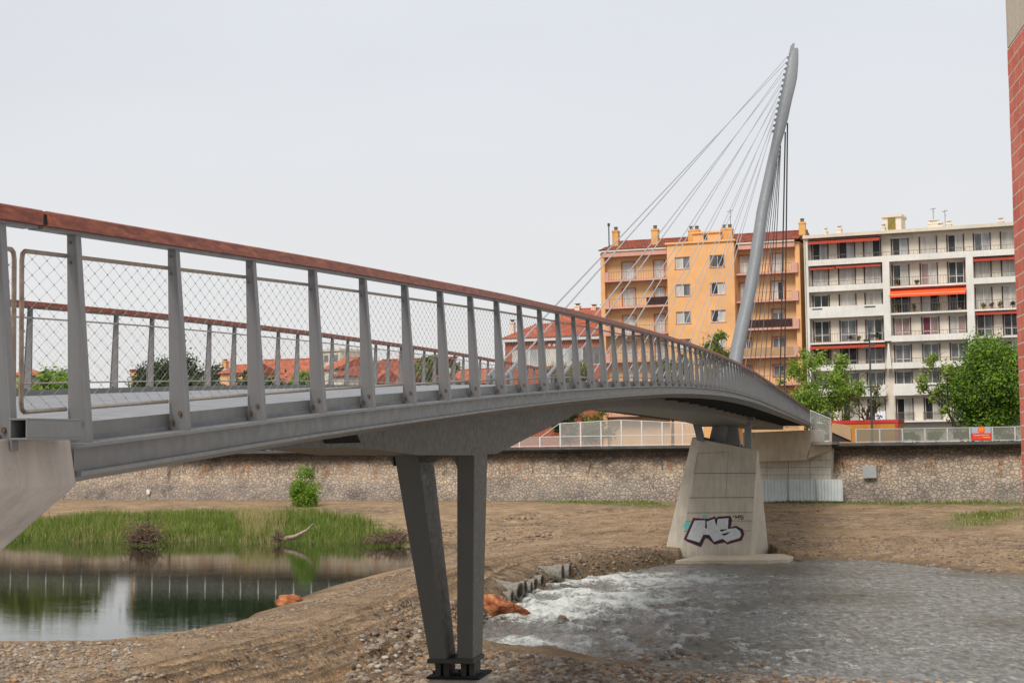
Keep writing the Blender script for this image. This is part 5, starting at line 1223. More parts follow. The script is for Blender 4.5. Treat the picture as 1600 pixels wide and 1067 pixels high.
# ---- orange building
O = Facade(943.5, 193.0, 1257, 184.4)
def zO(zx, zy, d=0.0): return O.uz(930 + zx / 4.268, 330 + zy / 4.268, d)
ob = thing('orange_building', 'orange six-storey building with red tiled roof, yellow chimneys and a projecting central bay', 'building', O.p(0, 0, GZ))
z_e = zO(300, 262)[1]; z_er = zO(1150, 215)[1]; z_e = (z_e + z_er) / 2
uL = 0.0; uC0, uC1 = zO(478, 300, -1.1)[0], zO(925, 300, -1.1)[0]; uR = O.L
rows = [zO(150, y, 0)[1] for y in (466, 645)]; pO = rows[0] - rows[1]; BL = [rows[0] - pO * k for k in range(6)]
holes = []; ow = []
cl = [(zO(178, 400, .9)[0], zO(265, 400, .9)[0], .9), (zO(390, 400, .9)[0], zO(462, 400, .9)[0], .9)]
cr = [(zO(962, 400, .9)[0], zO(1030, 400, .9)[0], .9), (zO(1170, 400, .9)[0], zO(1256, 400, .9)[0], .9)]
for k in range(6):
    zf = BL[k] + .1
    for grp_, cs in (('L', cl), ('R', cr)):
        for j, (a, b, d) in enumerate(cs):
            low = grp_ == 'R' and k >= 2
            h = (a, b, zf + (.95 if low else .03), zf + 2.2); holes.append(h); ow.append((k, grp_, j) + h)
DO = .9
mb = MB().mat('ochre_render'); zt0 = z_e - .02
wall_with_holes(O, mb, uL, uC0, GZ - .2, zt0, [h for h in holes if h[1] < uC0], DO, DO + .35); mb.build('wall', parent=ob); mb = MB().mat('ochre_render'); wall_with_holes(O, mb, uC1, uR, GZ - .2, zt0, [h for h in holes if h[0] > uC1], DO, DO + .35); mb.build('wall', parent=ob)
mb = MB().mat('black'); O.box(mb, uL + .2, uR - .2, GZ, zt0 - .2, DO + .4, DO + .45); mb.build('interior', parent=ob)
mb = MB().mat('orange_render'); O.box(mb, uL - .02, uL + .5, GZ - .2, zt0, -.02, DO + 9.5); mb.build('gable_wall', parent=ob); mb = MB().mat('orange_render'); O.box(mb, uR - .55, uR, GZ - .2, zt0, -.02, DO + 9.5); mb.build('gable_wall', parent=ob)
# central bay
zcb = zO(700, 212, -1.1)[1]; ch = []
cc = [(zO(533, 400, -1.1)[0], zO(633, 400, -1.1)[0]), (zO(766, 400, -1.1)[0], zO(864, 400, -1.1)[0])]
zc = [(zO(585, y1, -1.1)[1], zO(585, y0, -1.1)[1]) for y0, y1 in ((305, 386), (487, 568))]; pc = zc[0][0] - zc[1][0]
for k in range(6):
    for a, b in cc: ch.append((a, b, zc[0][0] - pc * k, zc[0][1] - pc * k))
mb = MB().mat('orange_render'); wall_with_holes(O, mb, uC0, uC1, GZ - .2, zcb, [h for h in ch if h[2] > GZ], -1.1, -.75); O.box(mb, uC0, uC0 + .35, GZ - .2, zcb, -.748, DO + .1); O.box(mb, uC1 - .35, uC1, GZ - .2, zcb, -.748, DO + .1); mb.build('central_bay', parent=ob)
mb = MB().mat('black'); O.box(mb, uC0 + .4, uC1 - .4, GZ, zcb - .2, -.6, -.55); mb.build('interior', parent=ob)
mb = MB().mat('orange_render'); O.box(mb, uC0 - .18, uC1 + .18, zcb, zcb + .22, -1.3, DO + .5); mb.build('coping', parent=ob)
for i_, h in enumerate(ch):
    if h[2] < GZ: continue
    k, j = i_ // 2, i_ % 2
    g = ('glass_curtain', 'glass_grey') if j == 0 else (('glass_dark', 'glass_curtain') if k else ('glass_grey', 'glass_dark'))
    o = window(O, ob, h[0] + .04, h[1] - .04, h[2] + .03, h[3] - .03, g[0], g[1], d=-1.02, trim='terracotta_trim')
    if j == 1 and k == 0:
        mbb = MB().mat('rail_metal')
        for q_ in range(7): uu = h[0] + (h[1] - h[0]) * (q_ + .5) / 7; mbb.tube([O.p(uu, -1.35, h[2] + .05), O.p(uu + .1, -1.4, (h[2] + h[3]) / 2), O.p(uu, -1.35, h[3] - .1)], .03, 4)
        mbb.build('window_grille', parent=o)
for k, g_, j, a, b, zb, zt in ow:
    if zb < GZ: continue
    gl = 'glass_curtain' if g_ == 'L' else ('glass_curtain' if k < 2 else 'glass_grey')
    window(O, ob, a + .05, b - .05, zb, zt, gl, gl if k != 1 or g_ == 'L' or j == 0 else 'glass_dark', d=DO, trim='terracotta_trim', rollers=(.35 if (k + j) % 3 == 0 else (.9 if (g_ == 'L' and k == 2 and j == 1) else 0)))
for k in range(6):
    for g_, u0, u1 in (('L', uL + .55, uC0 - .02), ('R', uC1 + .02, zO(1352, 400, -.3)[0])):
        z = BL[k]
        if z < GZ: continue
        q = MB().mat('pink_render'); O.box(q, u0, u1, z - .12, z + .08, -.45, DO - .003); q.build('balcony_slab', parent=ob)
        if g_ == 'R':
            e0 = zO(1310, 400, -.3)[0]; q = MB().mat('pink_render'); O.box(q, e0, u1 - .02, z + .082, z + 1.05, -.40, DO - .01); q.build('balcony_end', parent=ob)
            cloth = {2: (zO(1000, 400)[0], e0 - .05, 'cloth_dark'), 3: (uC1 + .1, e0 - .05, 'cloth_tan')}.get(k)
            railing(O, ob, u0 + .03, e0 - .03, z + .082, .98, -.36, .3, cloth)
        else:
            q = MB().mat('pink_render'); O.box(q, u0, u0 + .55, z + .082, z + 1.05, -.40, -.28); q.build('balcony_end', parent=ob)
            cloth = {1: (zO(345, 400)[0], u1 - .1, 'cloth_dark')}.get(k)
            railing(O, ob, u0 + .6, u1 - .03, z + .082, .98, -.36, .3, cloth)
for u0, u1 in ((uL + .2, uC0 - .2), (uC1 + .2, uR - .5)):
    q = MB().mat('cream_trim'); O.box(q, u0, u1, z_e - .02, z_e + .22, -.55, DO + .4); q.build('eaves', parent=ob)
    q = MB().mat('pink_render'); O.box(q, u0 + .2, u1, z_e - .62, z_e - .03, -.42, DO - .02); q.build('awning_box', parent=ob)
z_r = zO(1100, 148, 5)[1]
tiled_roof(O, ob, -.15, uR + .05, z_e + .25, z_r, -.6, 5.2, 'tiles', hip0=1.0)
mb = MB().mat('orange_render'); u0, u1 = zO(650, 160, 1.5)[0], zO(835, 160, 1.5)[0]; zt = zO(740, 148, 1.5)[1]; O.box(mb, u0, u1, zcb + .1, zt, 1.5, 5.2); o = mb.build('roof_box', parent=ob)
q = MB().mat('orange_render'); O.box(q, u0 - .15, u1 + .15, zt, zt + .2, 1.3, 5.4); q.build('cap', parent=o)
q = MB().mat('shutter_grey'); uu = zO(735, 160, 1.5)[0]; O.box(q, uu - .22, uu + .22, zt - .75, zt - .2, 1.44, 1.496); q.build('vent', parent=o)
M['yellow_chim'] = mat('yellow_chimney', (.62, .34, .11), .85, .1, scale=1.5)
for zx, y0, y1, w_, pots in ((133, 128, 200, .72, 1), (396, 118, 225, .80, 1), (655, 122, 165, 1.35, 2), (875, 112, 155, 1.35, 2), (1378, 72, 140, .72, 1)):
    dd = 2.0 if zx != 396 else 1.2
    uu = zO(zx, y1, dd)[0]; zb = zO(zx, y1, dd)[1] - .8; zt = zO(zx, y0, dd)[1]; chimney(O, ob, uu, zb, w_, zt - zb, dd, 'yellow_chim', pots)
mb = MB().mat('dark_pole'); uu, zt = zO(90, 90, 1.0); zb = zO(90, 210, 1.0)[1]; mb.tube([O.p(uu, 1, zb - .5), O.p(uu, 1, zt)], .08, 6); mb.tube([O.p(uu, 1, zt - .2), O.p(uu, 1, zt + .15)], .16, 8); mb.build('vent_pipe', parent=ob)
antenna(O, ob, zO(902, 60, 3)[0], 3, z_r - .5, 3.4, .7)

# ---- small brick house and roofs behind, left of the orange building
Hs = Facade(790, 200.0, 946, 196.0)
M['red_brick'] = mat('red_brick_wall', (.34, .10, .055), .9, .15, scale=3)
hb = thing('brick_house', 'small red brick house with tiled roof and wide white-framed window band seen through the railing', 'house', Hs.p(0, 0, GZ))
zx_ = lambda x, y, d=0: Hs.uz(780 + x / 7.62, 460 + y / 7.62, d)
ze = zx_(600, 552)[1]; wz0, wz1 = zx_(600, 850)[1], zx_(600, 640)[1]; wu0, wu1 = zx_(150, 700)[0], zx_(1200, 700)[0]
mb = MB().mat('red_brick'); wall_with_holes(Hs, mb, .1, Hs.L - .1, GZ - .2, ze, [(wu0, wu1, wz0, wz1)], 0, .35); Hs.box(mb, .1, .45, GZ - .2, ze, .352, 8); mb.build('wall', parent=hb)
n_ = 5
for k in range(n_): a = wu0 + (wu1 - wu0) * k / n_; b = wu0 + (wu1 - wu0) * (k + 1) / n_; window(Hs, hb, a + .01, b - .01, wz0, wz1, ['glass_curtain', 'glass_sky', 'glass_curtain', 'glass_sky', 'glass_grey'][k], None, d=0, mull=k in (1, 3))
q = MB().mat('frame_white'); Hs.box(q, -.2, Hs.L, ze, ze + .42, -.5, .4); q.build('eaves', parent=hb)
tiled_roof(Hs, hb, -.3, Hs.L + .2, ze + .44, zx_(600, 355, 4)[1], -.6, 4.0, 'tiles2', hip0=3.0)
for x_ in (600, 655): q = MB().mat('sign_white'); uu, zz = zx_(x_, 600); q.tube([Hs.p(uu, -.05, zz), Hs.p(uu, .02, zz)], .18, 12); q.build('porthole', parent=hb)
uu, zz = zx_(160, 400, 4); chimney(Hs, hb, uu, zz - 1.4, .55, zx_(160, 330, 4)[1] - zz + 1.4, 3.6, 'beige_render', 1, 'groove', True)
H2 = Facade(866, 222.0, 962, 219.0)
h2 = thing('tiled_house', 'house with a higher red roof and three squat chimneys tucked against the orange building', 'house', H2.p(0, 0, GZ))
zz_ = lambda x, y, d=0: H2.uz(780 + x / 7.62, 460 + y / 7.62, d)
ze = zz_(900, 340)[1]; q = MB().mat('cream_trim'); H2.box(q, 0, H2.L, GZ, ze, 0, 8); q.build('wall', parent=h2)
tiled_roof(H2, h2, -.3, H2.L + .3, ze + .05, zz_(1000, 175, 4)[1], -.5, 4, 'tiles2', hip0=1.5)
for x_, y_ in ((935, 118), (1130, 128), (1240, 130)): uu, zt = zz_(x_, y_, 4); chimney(H2, h2, uu, ze + 1, .7, zt - ze - 1.2, 3.6, 'beige_render', 1, 'tiles2', True)

# ---- the far row of roofs seen through the railing on the left
def far_house(name, label, xa, xb, ytop, yeave, Y, roof='tiles2', wallm='cream_trim', hip=0.0, group=None, chim=(), flat=False, ychim=8):
    F = Facade(xa, Y, xb, Y - 3); r_ = thing(name, label, 'house' if not flat else 'building', F.p(0, 0, GZ), group)
    ze = F.uz((xa + xb) / 2, yeave)[1]; zt = F.uz((xa + xb) / 2, ytop, 5)[1]
    q = MB().mat(wallm); F.box(q, 0, F.L, GZ, ze, 0, 10); q.build('wall', parent=r_)
    if flat:
        q = MB().mat('cream_trim'); F.box(q, -.3, F.L + .3, ze, ze + .5, -.3, 10.3); q.build('roof', parent=r_)
        nx = max(2, int(F.L / 3.2)); nz = max(1, int((ze - 12) / 3.0))
        for i in range(nx):
            for j in range(nz): u = (i + .5) * F.L / nx; q = MB().mat('glass_grey'); F.box(q, u - .6, u + .6, ze - 2.2 - j * 3, ze - .8 - j * 3, -.06, -.003); q.build('window', parent=r_)
    else: tiled_roof(F, r_, -.4, F.L + .4, ze, zt, -.5, 5, roof, hip0=hip, hip1=hip, pitch=.5)
    for c_ in chim: uu = F.uz(c_, ytop, 5)[0]; chimney(F, r_, uu, zt - .5, 1.0, (ychim * Y / 2500) + .5, 4.6, wallm, 1, 'tiles2', True)
    return r_
far_house('row_house', 'orange-walled house with pinkish roof beside the dark dense trees', 344, 382, 571, 583, 292, wallm='orange_render', chim=(352, 363))
far_house('row_house', 'long bright red roof with a double chimney, centre of the far row', 384, 484, 562, 600, 300, chim=(434,), hip=2)
far_house('tower_block', 'pale flat-roofed block rising behind the red roofs', 503, 533, 549, 549, 345, flat=True)
far_house('tower_block', 'second pale block, lower and wider, just right of the taller one', 534, 566, 566, 566, 340, flat=True, wallm='white_render')
far_house('row_house', 'small house with a tall narrow roof in front of the pale blocks', 505, 527, 562, 577, 285, chim=(), hip=0)
far_house('row_house', 'brownish gabled house with a pale front under the pale blocks', 519, 542, 569, 588, 280, roof='tiles', hip=3)
far_house('row_house', 'low red roof right of the brownish gabled house', 541, 580, 580, 600, 282)
far_house('row_house', 'dark red roof left of the ivy-covered gable', 581, 636, 562, 580, 300, roof='tiles', chim=(627,))
far_house('row_house', 'bright low roof in front of the dark red one', 576, 640, 580, 600, 286)
far_house('row_house', 'ivy-green gabled roof between the red roofs', 640, 688, 560, 598, 295, roof='tiles', hip=8)
far_house('row_house', 'pink-red low roof right of the ivy-covered gable', 700, 738, 578, 598, 300)
far_house('row_house', 'pink-red low roof next to the small brick house', 742, 792, 576, 598, 296)
far_house('villa', 'pale house with a low pink roof at the far left behind the trees', 2, 42, 578, 587, 330, hip=4)
fh = Facade(202, 300, 216, 299); r_ = thing('chimney_stack', 'lone brown brick chimney stack between the two clumps of trees', 'chimney', fh.p(0, 0, GZ)); zt = fh.uz(209, 581)[1]; q = MB().mat('ochre_render'); fh.box(q, .3, fh.L - .3, GZ, zt, 0, 1.4); q.build('shaft', parent=r_); q = MB().mat('tiles'); fh.box(q, .15, fh.L - .15, zt, zt + .5, -.15, 1.55); q.build('cap', parent=r_)

# ------------------------------------------------------------ brick corner of the building on the right
xv = 1150; bd = np.array([.14, 1.0, 0]); bd /= np.linalg.norm(bd); bn = np.array([bd[1], -bd[0], 0])
def brickmat():
    m, t, p = raw('painted_brick', .8, .25)
    c = _n(t, 'ShaderNodeTexCoord'); sx = _n(t, 'ShaderNodeSeparateXYZ'); t.links.new(c.outputs['Object'], sx.inputs[0]); cb = _n(t, 'ShaderNodeCombineXYZ'); xy = _n(t, 'ShaderNodeMath', operation='ADD'); t.links.new(sx.outputs['X'], xy.inputs[0]); t.links.new(sx.outputs['Y'], xy.inputs[1]); t.links.new(xy.outputs[0], cb.inputs[0]); t.links.new(sx.outputs['Z'], cb.inputs[1])
    b = _n(t, 'ShaderNodeTexBrick'); t.links.new(cb.outputs[0], b.inputs['Vector']); b.inputs['Color1'].default_value = (.52, .115, .070, 1); b.inputs['Color2'].default_value = (.60, .17, .105, 1); b.inputs['Mortar'].default_value = (.60, .42, .34, 1)
    b.inputs['Scale'].default_value = 1.0; b.inputs['Brick Width'].default_value = .22; b.inputs['Row Height'].default_value = .066; b.inputs['Mortar Size'].default_value = .0045; b.inputs['Mortar Smooth'].default_value = .3
    v = coords(t); c_ = mixcol(t, 1.0, b.outputs['Color'], ramp(t, noise(t, v, 20, 6, .7), [(.3, .78), (.7, 1.12)]), 'MULTIPLY'); t.links.new(c_, p.inputs['Base Color'])
    iv = _n(t, 'ShaderNodeMath', operation='MULTIPLY_ADD'); t.links.new(b.outputs['Fac'], iv.inputs[0]); iv.inputs[1].default_value = -1; t.links.new(noise(t, v, 60, 5), iv.inputs[2]); t.links.new(bumpn(t, iv.outputs[0], .004), p.inputs['Normal'])
    M['brick'] = m
brickmat()
bc = at(1587, 450, 7.8); bc[2] = 0
bb = thing('brick_corner', 'red brick corner of a building at the right edge, rendered grey near the top', 'building', bc)
zsplit = at(1578, 95, 7.8)[2]; rg = random.Random(9); z = 1.0; crs = .066
mb = MB().mat('brick'); rings = []
while z < zsplit:
    # each course steps in and out a few millimetres and the arris is chipped
    j = rg.uniform(-.003, .005) + (.010 if z > zsplit - crs * 1.5 else 0)
    for zz in (z, z + crs * .9): rings.append([bc + bd * (j + .0) + np.array([0, 0, zz]), bc - bd * 2.0 + np.array([0, 0, zz]), bc - bd * 2.0 + bn * 2 + np.array([0, 0, zz]), bc + bd * j + bn * 2 + np.array([0, 0, zz])])
    z += crs
mb.loft(rings); mb.build('brick_wall', parent=bb)
mb = MB().mat('conc_far'); a = bc - bd * 2.0 + [0, 0, z + .001]; mb.box(a, bd * 2.005, bn * 2, [0, 0, 6]); mb.build('rendered_wall', parent=bb)

# ------------------------------------------------------------ vegetation
def leafmat(name, a, b, c_, trans=.25):
    m, t, p = raw(name, .6, .25); gi = _n(t, 'ShaderNodeNewGeometry'); v = coords(t)
    t.links.new(ramp(t, noise(t, v, .9, 6, .7), [(.3, a), (.5, b), (.72, c_)]), p.inputs['Base Color'])
    tr = _n(t, 'ShaderNodeBsdfTranslucent'); tr.inputs[0].default_value = (b[0] * 1.6, b[1] * 1.7, b[2], 1); mxs = _n(t, 'ShaderNodeMixShader'); mxs.inputs[0].default_value = trans
    t.links.new(p.outputs[0], mxs.inputs[1]); t.links.new(tr.outputs[0], mxs.inputs[2]); t.links.new(mxs.outputs[0], t.nodes['Material Output'].inputs[0]); M[name] = m
leafmat('leaf_bright', (.07, .13, .012), (.14, .24, .022), (.24, .34, .035)); leafmat('leaf_light', (.12, .17, .03), (.22, .29, .06), (.33, .40, .11), .35); leafmat('leaf_dark', (.018, .035, .012), (.035, .062, .02), (.06, .09, .03)); leafmat('leaf_olive', (.06, .08, .015), (.13, .15, .03), (.24, .24, .06)); leafmat('leaf_brown', (.07, .045, .03), (.12, .08, .05), (.2, .13, .08))
M['bark'] = mat('bark', (.05, .04, .032), .95, .3, scale=6, bump=.02, bscale=20)
def leaf_cloud(centers, radii, n, size, rgn, flat=.75, shell=.55):
    centers = np.array(centers); radii = np.array(radii); w_ = radii.prod(1) ** .6 if radii.ndim == 2 else radii ** 1.8
    idx = rgn.choice(len(centers), n, p=w_ / w_.sum()); d = rgn.normal(size=(n, 3)); d /= np.linalg.norm(d, axis=1)[:, None]
    rr = (shell + (1 - shell) * rgn.random(n)) * (1 + .24 * rgn.normal(size=n)); rad = radii[idx] if radii.ndim == 2 else np.repeat(radii[idx][:, None], 3, 1)
    C = centers[idx] + d * rad * rr[:, None]
    nrm = d + rgn.normal(size=(n, 3)) * .8; nrm[:, 2] += .3; nrm /= np.linalg.norm(nrm, axis=1)[:, None]
    a = np.cross(nrm, rgn.normal(size=(n, 3))); a /= np.linalg.norm(a, axis=1)[:, None]; b = np.cross(nrm, a)
    s_ = (size * (.6 + .8 * rgn.random(n)))[:, None]
    V = np.stack([C - a * s_, C + b * s_ * .5, C + a * s_, C - b * s_ * .5], 1).reshape(-1, 3); F = np.arange(n * 4).reshape(n, 4); return V, F
def tree(name, label, cat, base, height, crown_c, crown_r, nblob, nleaf, leaf, m_, seed, trunk_r=.22, lean=(0, 0), blob=.33, group=None, limbs=6, mats=None, sparse=False):
    rgn = np.random.default_rng(seed); base = np.array(base, float); r_ = thing(name, label, cat, base, group)
    cc_ = np.array(crown_c, float); cr = np.array(crown_r, float) * 1.2
    d = rgn.normal(size=(nblob, 3)); d /= np.linalg.norm(d, axis=1)[:, None]
    q = rgn.random(nblob) ** .45; B = cc_ + d * cr * (q * (1 - blob * .6))[:, None]
    rad = (cr.mean() * blob * (.6 + .8 * rgn.random(nblob)))
    mb = MB().mat('bark'); top = cc_ + [0, 0, -cr[2] * .2]
    mid = base + (top - base) * .5 + np.array([lean[0], lean[1], 0]); mb.tube([base - [0, 0, .3], base + (mid - base) * .5, mid, top], [trunk_r * 1.2, trunk_r, trunk_r * .8, trunk_r * .3], 8)
    order = np.argsort(-q)[:limbs]
    for i in order:
        st = mid + (top - mid) * rgn.random() * .6; e_ = B[i]; m1 = (st + e_) / 2 + rgn.normal(size=3) * .15 * cr.mean() * .4
        mb.tube([st, m1, e_], [trunk_r * .45, trunk_r * .25, trunk_r * .08], 5)
        if sparse:
            for _ in range(4):
                e2 = e_ + rgn.normal(size=3) * cr.mean() * .3; mb.tube([m1 + (e_ - m1) * rgn.random(), e2], [trunk_r * .12, .015], 4)
    mb.build('trunk', parent=r_)
    V, F = leaf_cloud(B, rad, nleaf, leaf, rgn, shell=.35 if not sparse else .1)
    ms = mats or [m_]; o = np_mesh('crown', V, F, ms, parent=r_, midx=rgn.integers(0, len(ms), len(F))); return r_
def at_d(px, py, d): s_, z_ = wall_at(px, py, d); return wv(s_, d, z_)
def wtree(name, label, cat, x0, x1, y0, y1, d, ybase_px=690, xbase=None, base_z=GZ, **k):
    c_ = at_d((x0 + x1) / 2, (y0 + y1) / 2, d); a_, b_ = at_d(x0, y1, d), at_d(x1, y0, d); rx = np.linalg.norm((b_ - a_)[:2]) / 2 * .93; rz = (at_d((x0 + x1) / 2, y0, d)[2] - at_d((x0 + x1) / 2, y1, d)[2]) / 2
    bs = at_d(xbase or (x0 + x1) / 2, 690, d); bs[2] = base_z
    return tree(name, label, cat, bs, c_[2], c_, (rx, rx, rz), **k)
wtree('leafy_tree', 'big dense bright green tree on the quay in front of the white block', 'tree', 1490, 1612, 514, 684, 8, xbase=1514, nblob=75, nleaf=60000, leaf=.135, m_='leaf_bright', mats=['leaf_bright', 'leaf_bright', 'leaf_dark', 'leaf_bright'], seed=21, trunk_r=.3, blob=.34, limbs=9)
wtree('street_tree', 'thin young tree with wispy outer twigs left of the big dense tree', 'tree', 1438, 1492, 548, 655, 7, xbase=1506, nblob=12, nleaf=1500, leaf=.17, m_='leaf_light', seed=22, trunk_r=.16, blob=.22, limbs=10, sparse=True)
wtree('street_tree', 'airy light green tree beside the end of the bridge railing', 'tree', 1208, 1342, 550, 668, 7, xbase=1268, nblob=55, nleaf=11500, leaf=.16, m_='leaf_light', mats=['leaf_light', 'leaf_bright'], seed=23, trunk_r=.2, blob=.20, limbs=16, sparse=True)
wtree('street_tree', 'nearly bare reddish tree next to the camera post', 'tree', 1318, 1392, 590, 668, 6.5, xbase=1352, nblob=14, nleaf=600, leaf=.13, m_='leaf_brown', mats=['leaf_brown', 'leaf_light'], seed=24, trunk_r=.17, blob=.22, limbs=12, sparse=True)
wtree('street_tree', 'small leafy treetop showing above the red handrail beside the mast', 'tree', 1088, 1146, 519, 600, 9, nblob=24, nleaf=3600, leaf=.17, m_='leaf_olive', mats=['leaf_olive', 'leaf_light', 'leaf_olive'], seed=25, trunk_r=.16, blob=.25, limbs=9, sparse=True)
wtree('street_tree', 'low yellow-green tree behind the middle of the railing', 'tree', 1010, 1092, 545, 640, 10, nblob=24, nleaf=4500, leaf=.17, m_='leaf_olive', seed=26, trunk_r=.16, blob=.25, limbs=9, sparse=True)
# flowering hedge and shrubs on the quay
wtree('hedge', 'yellow-green hedge in front of the small brick house', 'hedge', 856, 925, 571, 604, 14, base_z=GZ, nblob=26, nleaf=6000, leaf=.14, m_='leaf_olive', seed=27, trunk_r=.08, blob=.35, limbs=3)
wtree('hedge', 'dark bush under the deck left of the white ramp fence', 'hedge', 868, 912, 637, 690, 4, nblob=14, nleaf=3500, leaf=.12, m_='leaf_dark', seed=28, trunk_r=.06, blob=.4, limbs=3)
wtree('hedge', 'yellow-leaved bush under the deck behind the white ramp fence', 'hedge', 906, 956, 638, 690, 5, nblob=14, nleaf=3500, leaf=.12, m_='leaf_olive', seed=29, trunk_r=.06, blob=.4, limbs=3)
for k, (x0, x1, y0, tx) in enumerate(((1412, 1440, 676, 'low shrub behind the first clear fence panels'), (1450, 1478, 674, 'low shrub behind the fence under the wispy tree'), (1560, 1592, 674, 'low dark shrub behind the last fence panel'))):
    wtree('shrub', tx, 'shrub', x0, x1, y0, 692, 2.5, nblob=7, nleaf=900, leaf=.09, m_='leaf_dark' if k == 2 else 'leaf_olive', seed=30 + k, trunk_r=.04, blob=.4, limbs=2, group='low shrubs behind the quay fence')
# far trees on the left
def ftree(label, x0, x1, y0, y1, Y, m_, seed, n=9000, name='park_tree', leaf=.42):
    c_ = at((x0 + x1) / 2, (y0 + y1) / 2, Y); rx = (x1 - x0) / 2 * Y / 2500 * .95; rz = (y1 - y0) / 2 * Y / 2500
    tree(name, label, 'tree', (c_[0], c_[1], GZ), 0, c_, (rx, rx, rz), 30, n, leaf, m_, seed, trunk_r=.5, blob=.36, limbs=5)
ftree('bright green tree clump seen through the first railing bay', -60, 66, 582, 680, 322, 'leaf_bright', 41); ftree('broad bright green tree right of the first clump', 52, 124, 570, 672, 325, 'leaf_bright', 42)
ftree('dark evergreen at the left of the dark clump', 208, 268, 566, 672, 300, 'leaf_dark', 43, leaf=.32); ftree('tallest dark evergreen of the clump', 244, 318, 556, 672, 304, 'leaf_dark', 44, leaf=.32); ftree('dark evergreen sloping down beside the orange house', 296, 352, 564, 672, 296, 'leaf_dark', 45, leaf=.32)
ftree('green bush in front of the long red roof', 452, 490, 578, 640, 290, 'leaf_bright', 46, 4000); ftree('ivy mass over the gable', 640, 690, 561, 640, 288, 'leaf_olive', 47, 5000); ftree('wispy treetop poking above the roofs', 704, 722, 560, 640, 310, 'leaf_olive', 48, 700)
for k, (x0, x1, y0, m_) in enumerate([(-90, 20, 640, 'leaf_olive'), (0, 90, 636, 'leaf_olive'), (60, 165, 644, 'leaf_olive'), (215, 310, 618, 'leaf_dark'), (280, 370, 612, 'leaf_dark'), (345, 440, 610, 'leaf_dark'), (415, 510, 614, 'leaf_dark'), (485, 580, 622, 'leaf_dark'), (560, 640, 645, 'leaf_dark')]):
    c_ = at((x0 + x1) / 2, (y0 + 700) / 2, 226 - .02 * x0); rx = (x1 - x0) / 2 * .092
    tree('quay_tree', ['low olive tree, first', 'low olive tree, second', 'low bright tree, third', 'dark plane tree, fourth', 'dark plane tree, fifth', 'tallest dark plane tree, sixth', 'dark plane tree, seventh', 'dark plane tree, eighth', 'lowest dark plane tree, ninth'][k] + ' from the left in the row mirrored in the pond', 'tree', (c_[0], c_[1], GZ), 0, c_ + [0, 0, .3], (rx * 1.15, rx * 1.15, (700 - y0) / 2 * .092), 34, 11000, .55, m_, 90 + k, trunk_r=.3, blob=.42, limbs=4, group='trees along the quay mirrored in the pond')
ftree('lone green tree on the quay at the far left edge', -200, -50, 575, 680, 330, 'leaf_bright', 49)
# bush and long grass on the pond bank
bq = atz(478, 803, 1.1)
tree('bush', 'single upright green bush growing on the far pond bank', 'bush', bq, 4, bq + [0, 0, 2.5], (1.5, 1.4, 2.7), 26, 9000, .10, 'leaf_bright', 51, trunk_r=.06, blob=.36, limbs=6)
q = atz(140, 770, 1.8); tree('bush', 'small bush with drooping leaves beside the abutment block', 'bush', q, 2, at(143, 752, q[1]), (2.2, 1.5, 2.3), 14, 2200, .13, 'leaf_olive', 52, trunk_r=.07, blob=.3, limbs=6, sparse=True)
leafmat('blade_green', (.06, .11, .012), (.12, .19, .025), (.22, .29, .055), .3); leafmat('blade_straw', (.24, .19, .09), (.34, .28, .14), (.42, .36, .2), .3)
def blades(name, label, poly, n, h0, h1, w_, mats_, wts, seed, z=.8, clump=True, hfun=None, edge=2.0):
    rgn = np.random.default_rng(seed); Pq = poly; lo, hi = Pq.min(0), Pq.max(0); pts = np.zeros((0, 2))
    while len(pts) < n:
        c = lo + (hi - lo) * rgn.random((n * 3, 2)); sd = sdist(c, Pq); k = (sd < 0) & (rgn.random(len(c)) < np.clip(-sd / edge, .12, 1)); 
        if clump: k &= (fbm(c[:, 0] * .5, c[:, 1] * .5, 3, seed) + .55 > rgn.random(len(c)) * .9)
        pts = np.vstack([pts, c[k]])
    pts = pts[:n]; z = ground(pts); h = (h0 + (h1 - h0) * rgn.random(n)) * (1 + .9 * fbm(pts[:, 0] * .35, pts[:, 1] * .35, 3, seed + 3))
    th = rgn.random(n) * 2 * np.pi; lx, ly = rgn.normal(size=n) * .28 * h, rgn.normal(size=n) * .28 * h
    wx, wy = np.cos(th) * w_, np.sin(th) * w_; B0 = np.column_stack([pts[:, 0] - wx, pts[:, 1] - wy, z - .05]); B1 = np.column_stack([pts[:, 0] + wx, pts[:, 1] + wy, z - .05])
    M0 = np.column_stack([pts[:, 0] - wx * .7 + lx * .35, pts[:, 1] - wy * .7 + ly * .35, z + h * .6]); M1 = np.column_stack([pts[:, 0] + wx * .7 + lx * .35, pts[:, 1] + wy * .7 + ly * .35, z + h * .6]); Tp = np.column_stack([pts[:, 0] + lx, pts[:, 1] + ly, z + h])
    V = np.stack([B0, B1, M1, M0, Tp], 1).reshape(-1, 3); b = np.arange(n) * 5
    F = np.concatenate([np.stack([b, b + 1, b + 2], 1), np.stack([b, b + 2, b + 3], 1), np.stack([b + 3, b + 2, b + 4], 1)]); mi = rgn.choice(len(mats_), n, p=wts); mi = np.concatenate([mi] * 3)
    return tag(np_mesh(name, V, F, mats_, midx=mi), label, 'grass', kind='stuff')
GB = Wxy([(-60, 824), (60, 823), (200, 819), (330, 818), (480, 819), (560, 825), (610, 831), (640, 838), (620, 847), (540, 848), (300, 848), (100, 848), (-60, 845)], .6)
blades('bank_grass', 'tall bright green grass with straw-coloured tufts along the far pond bank', GB, 50000, .35, 1.0, .020, ['blade_green', 'blade_straw', 'leaf_olive', 'leaf_dark'], [.56, .14, .22, .08], 61, edge=.35)
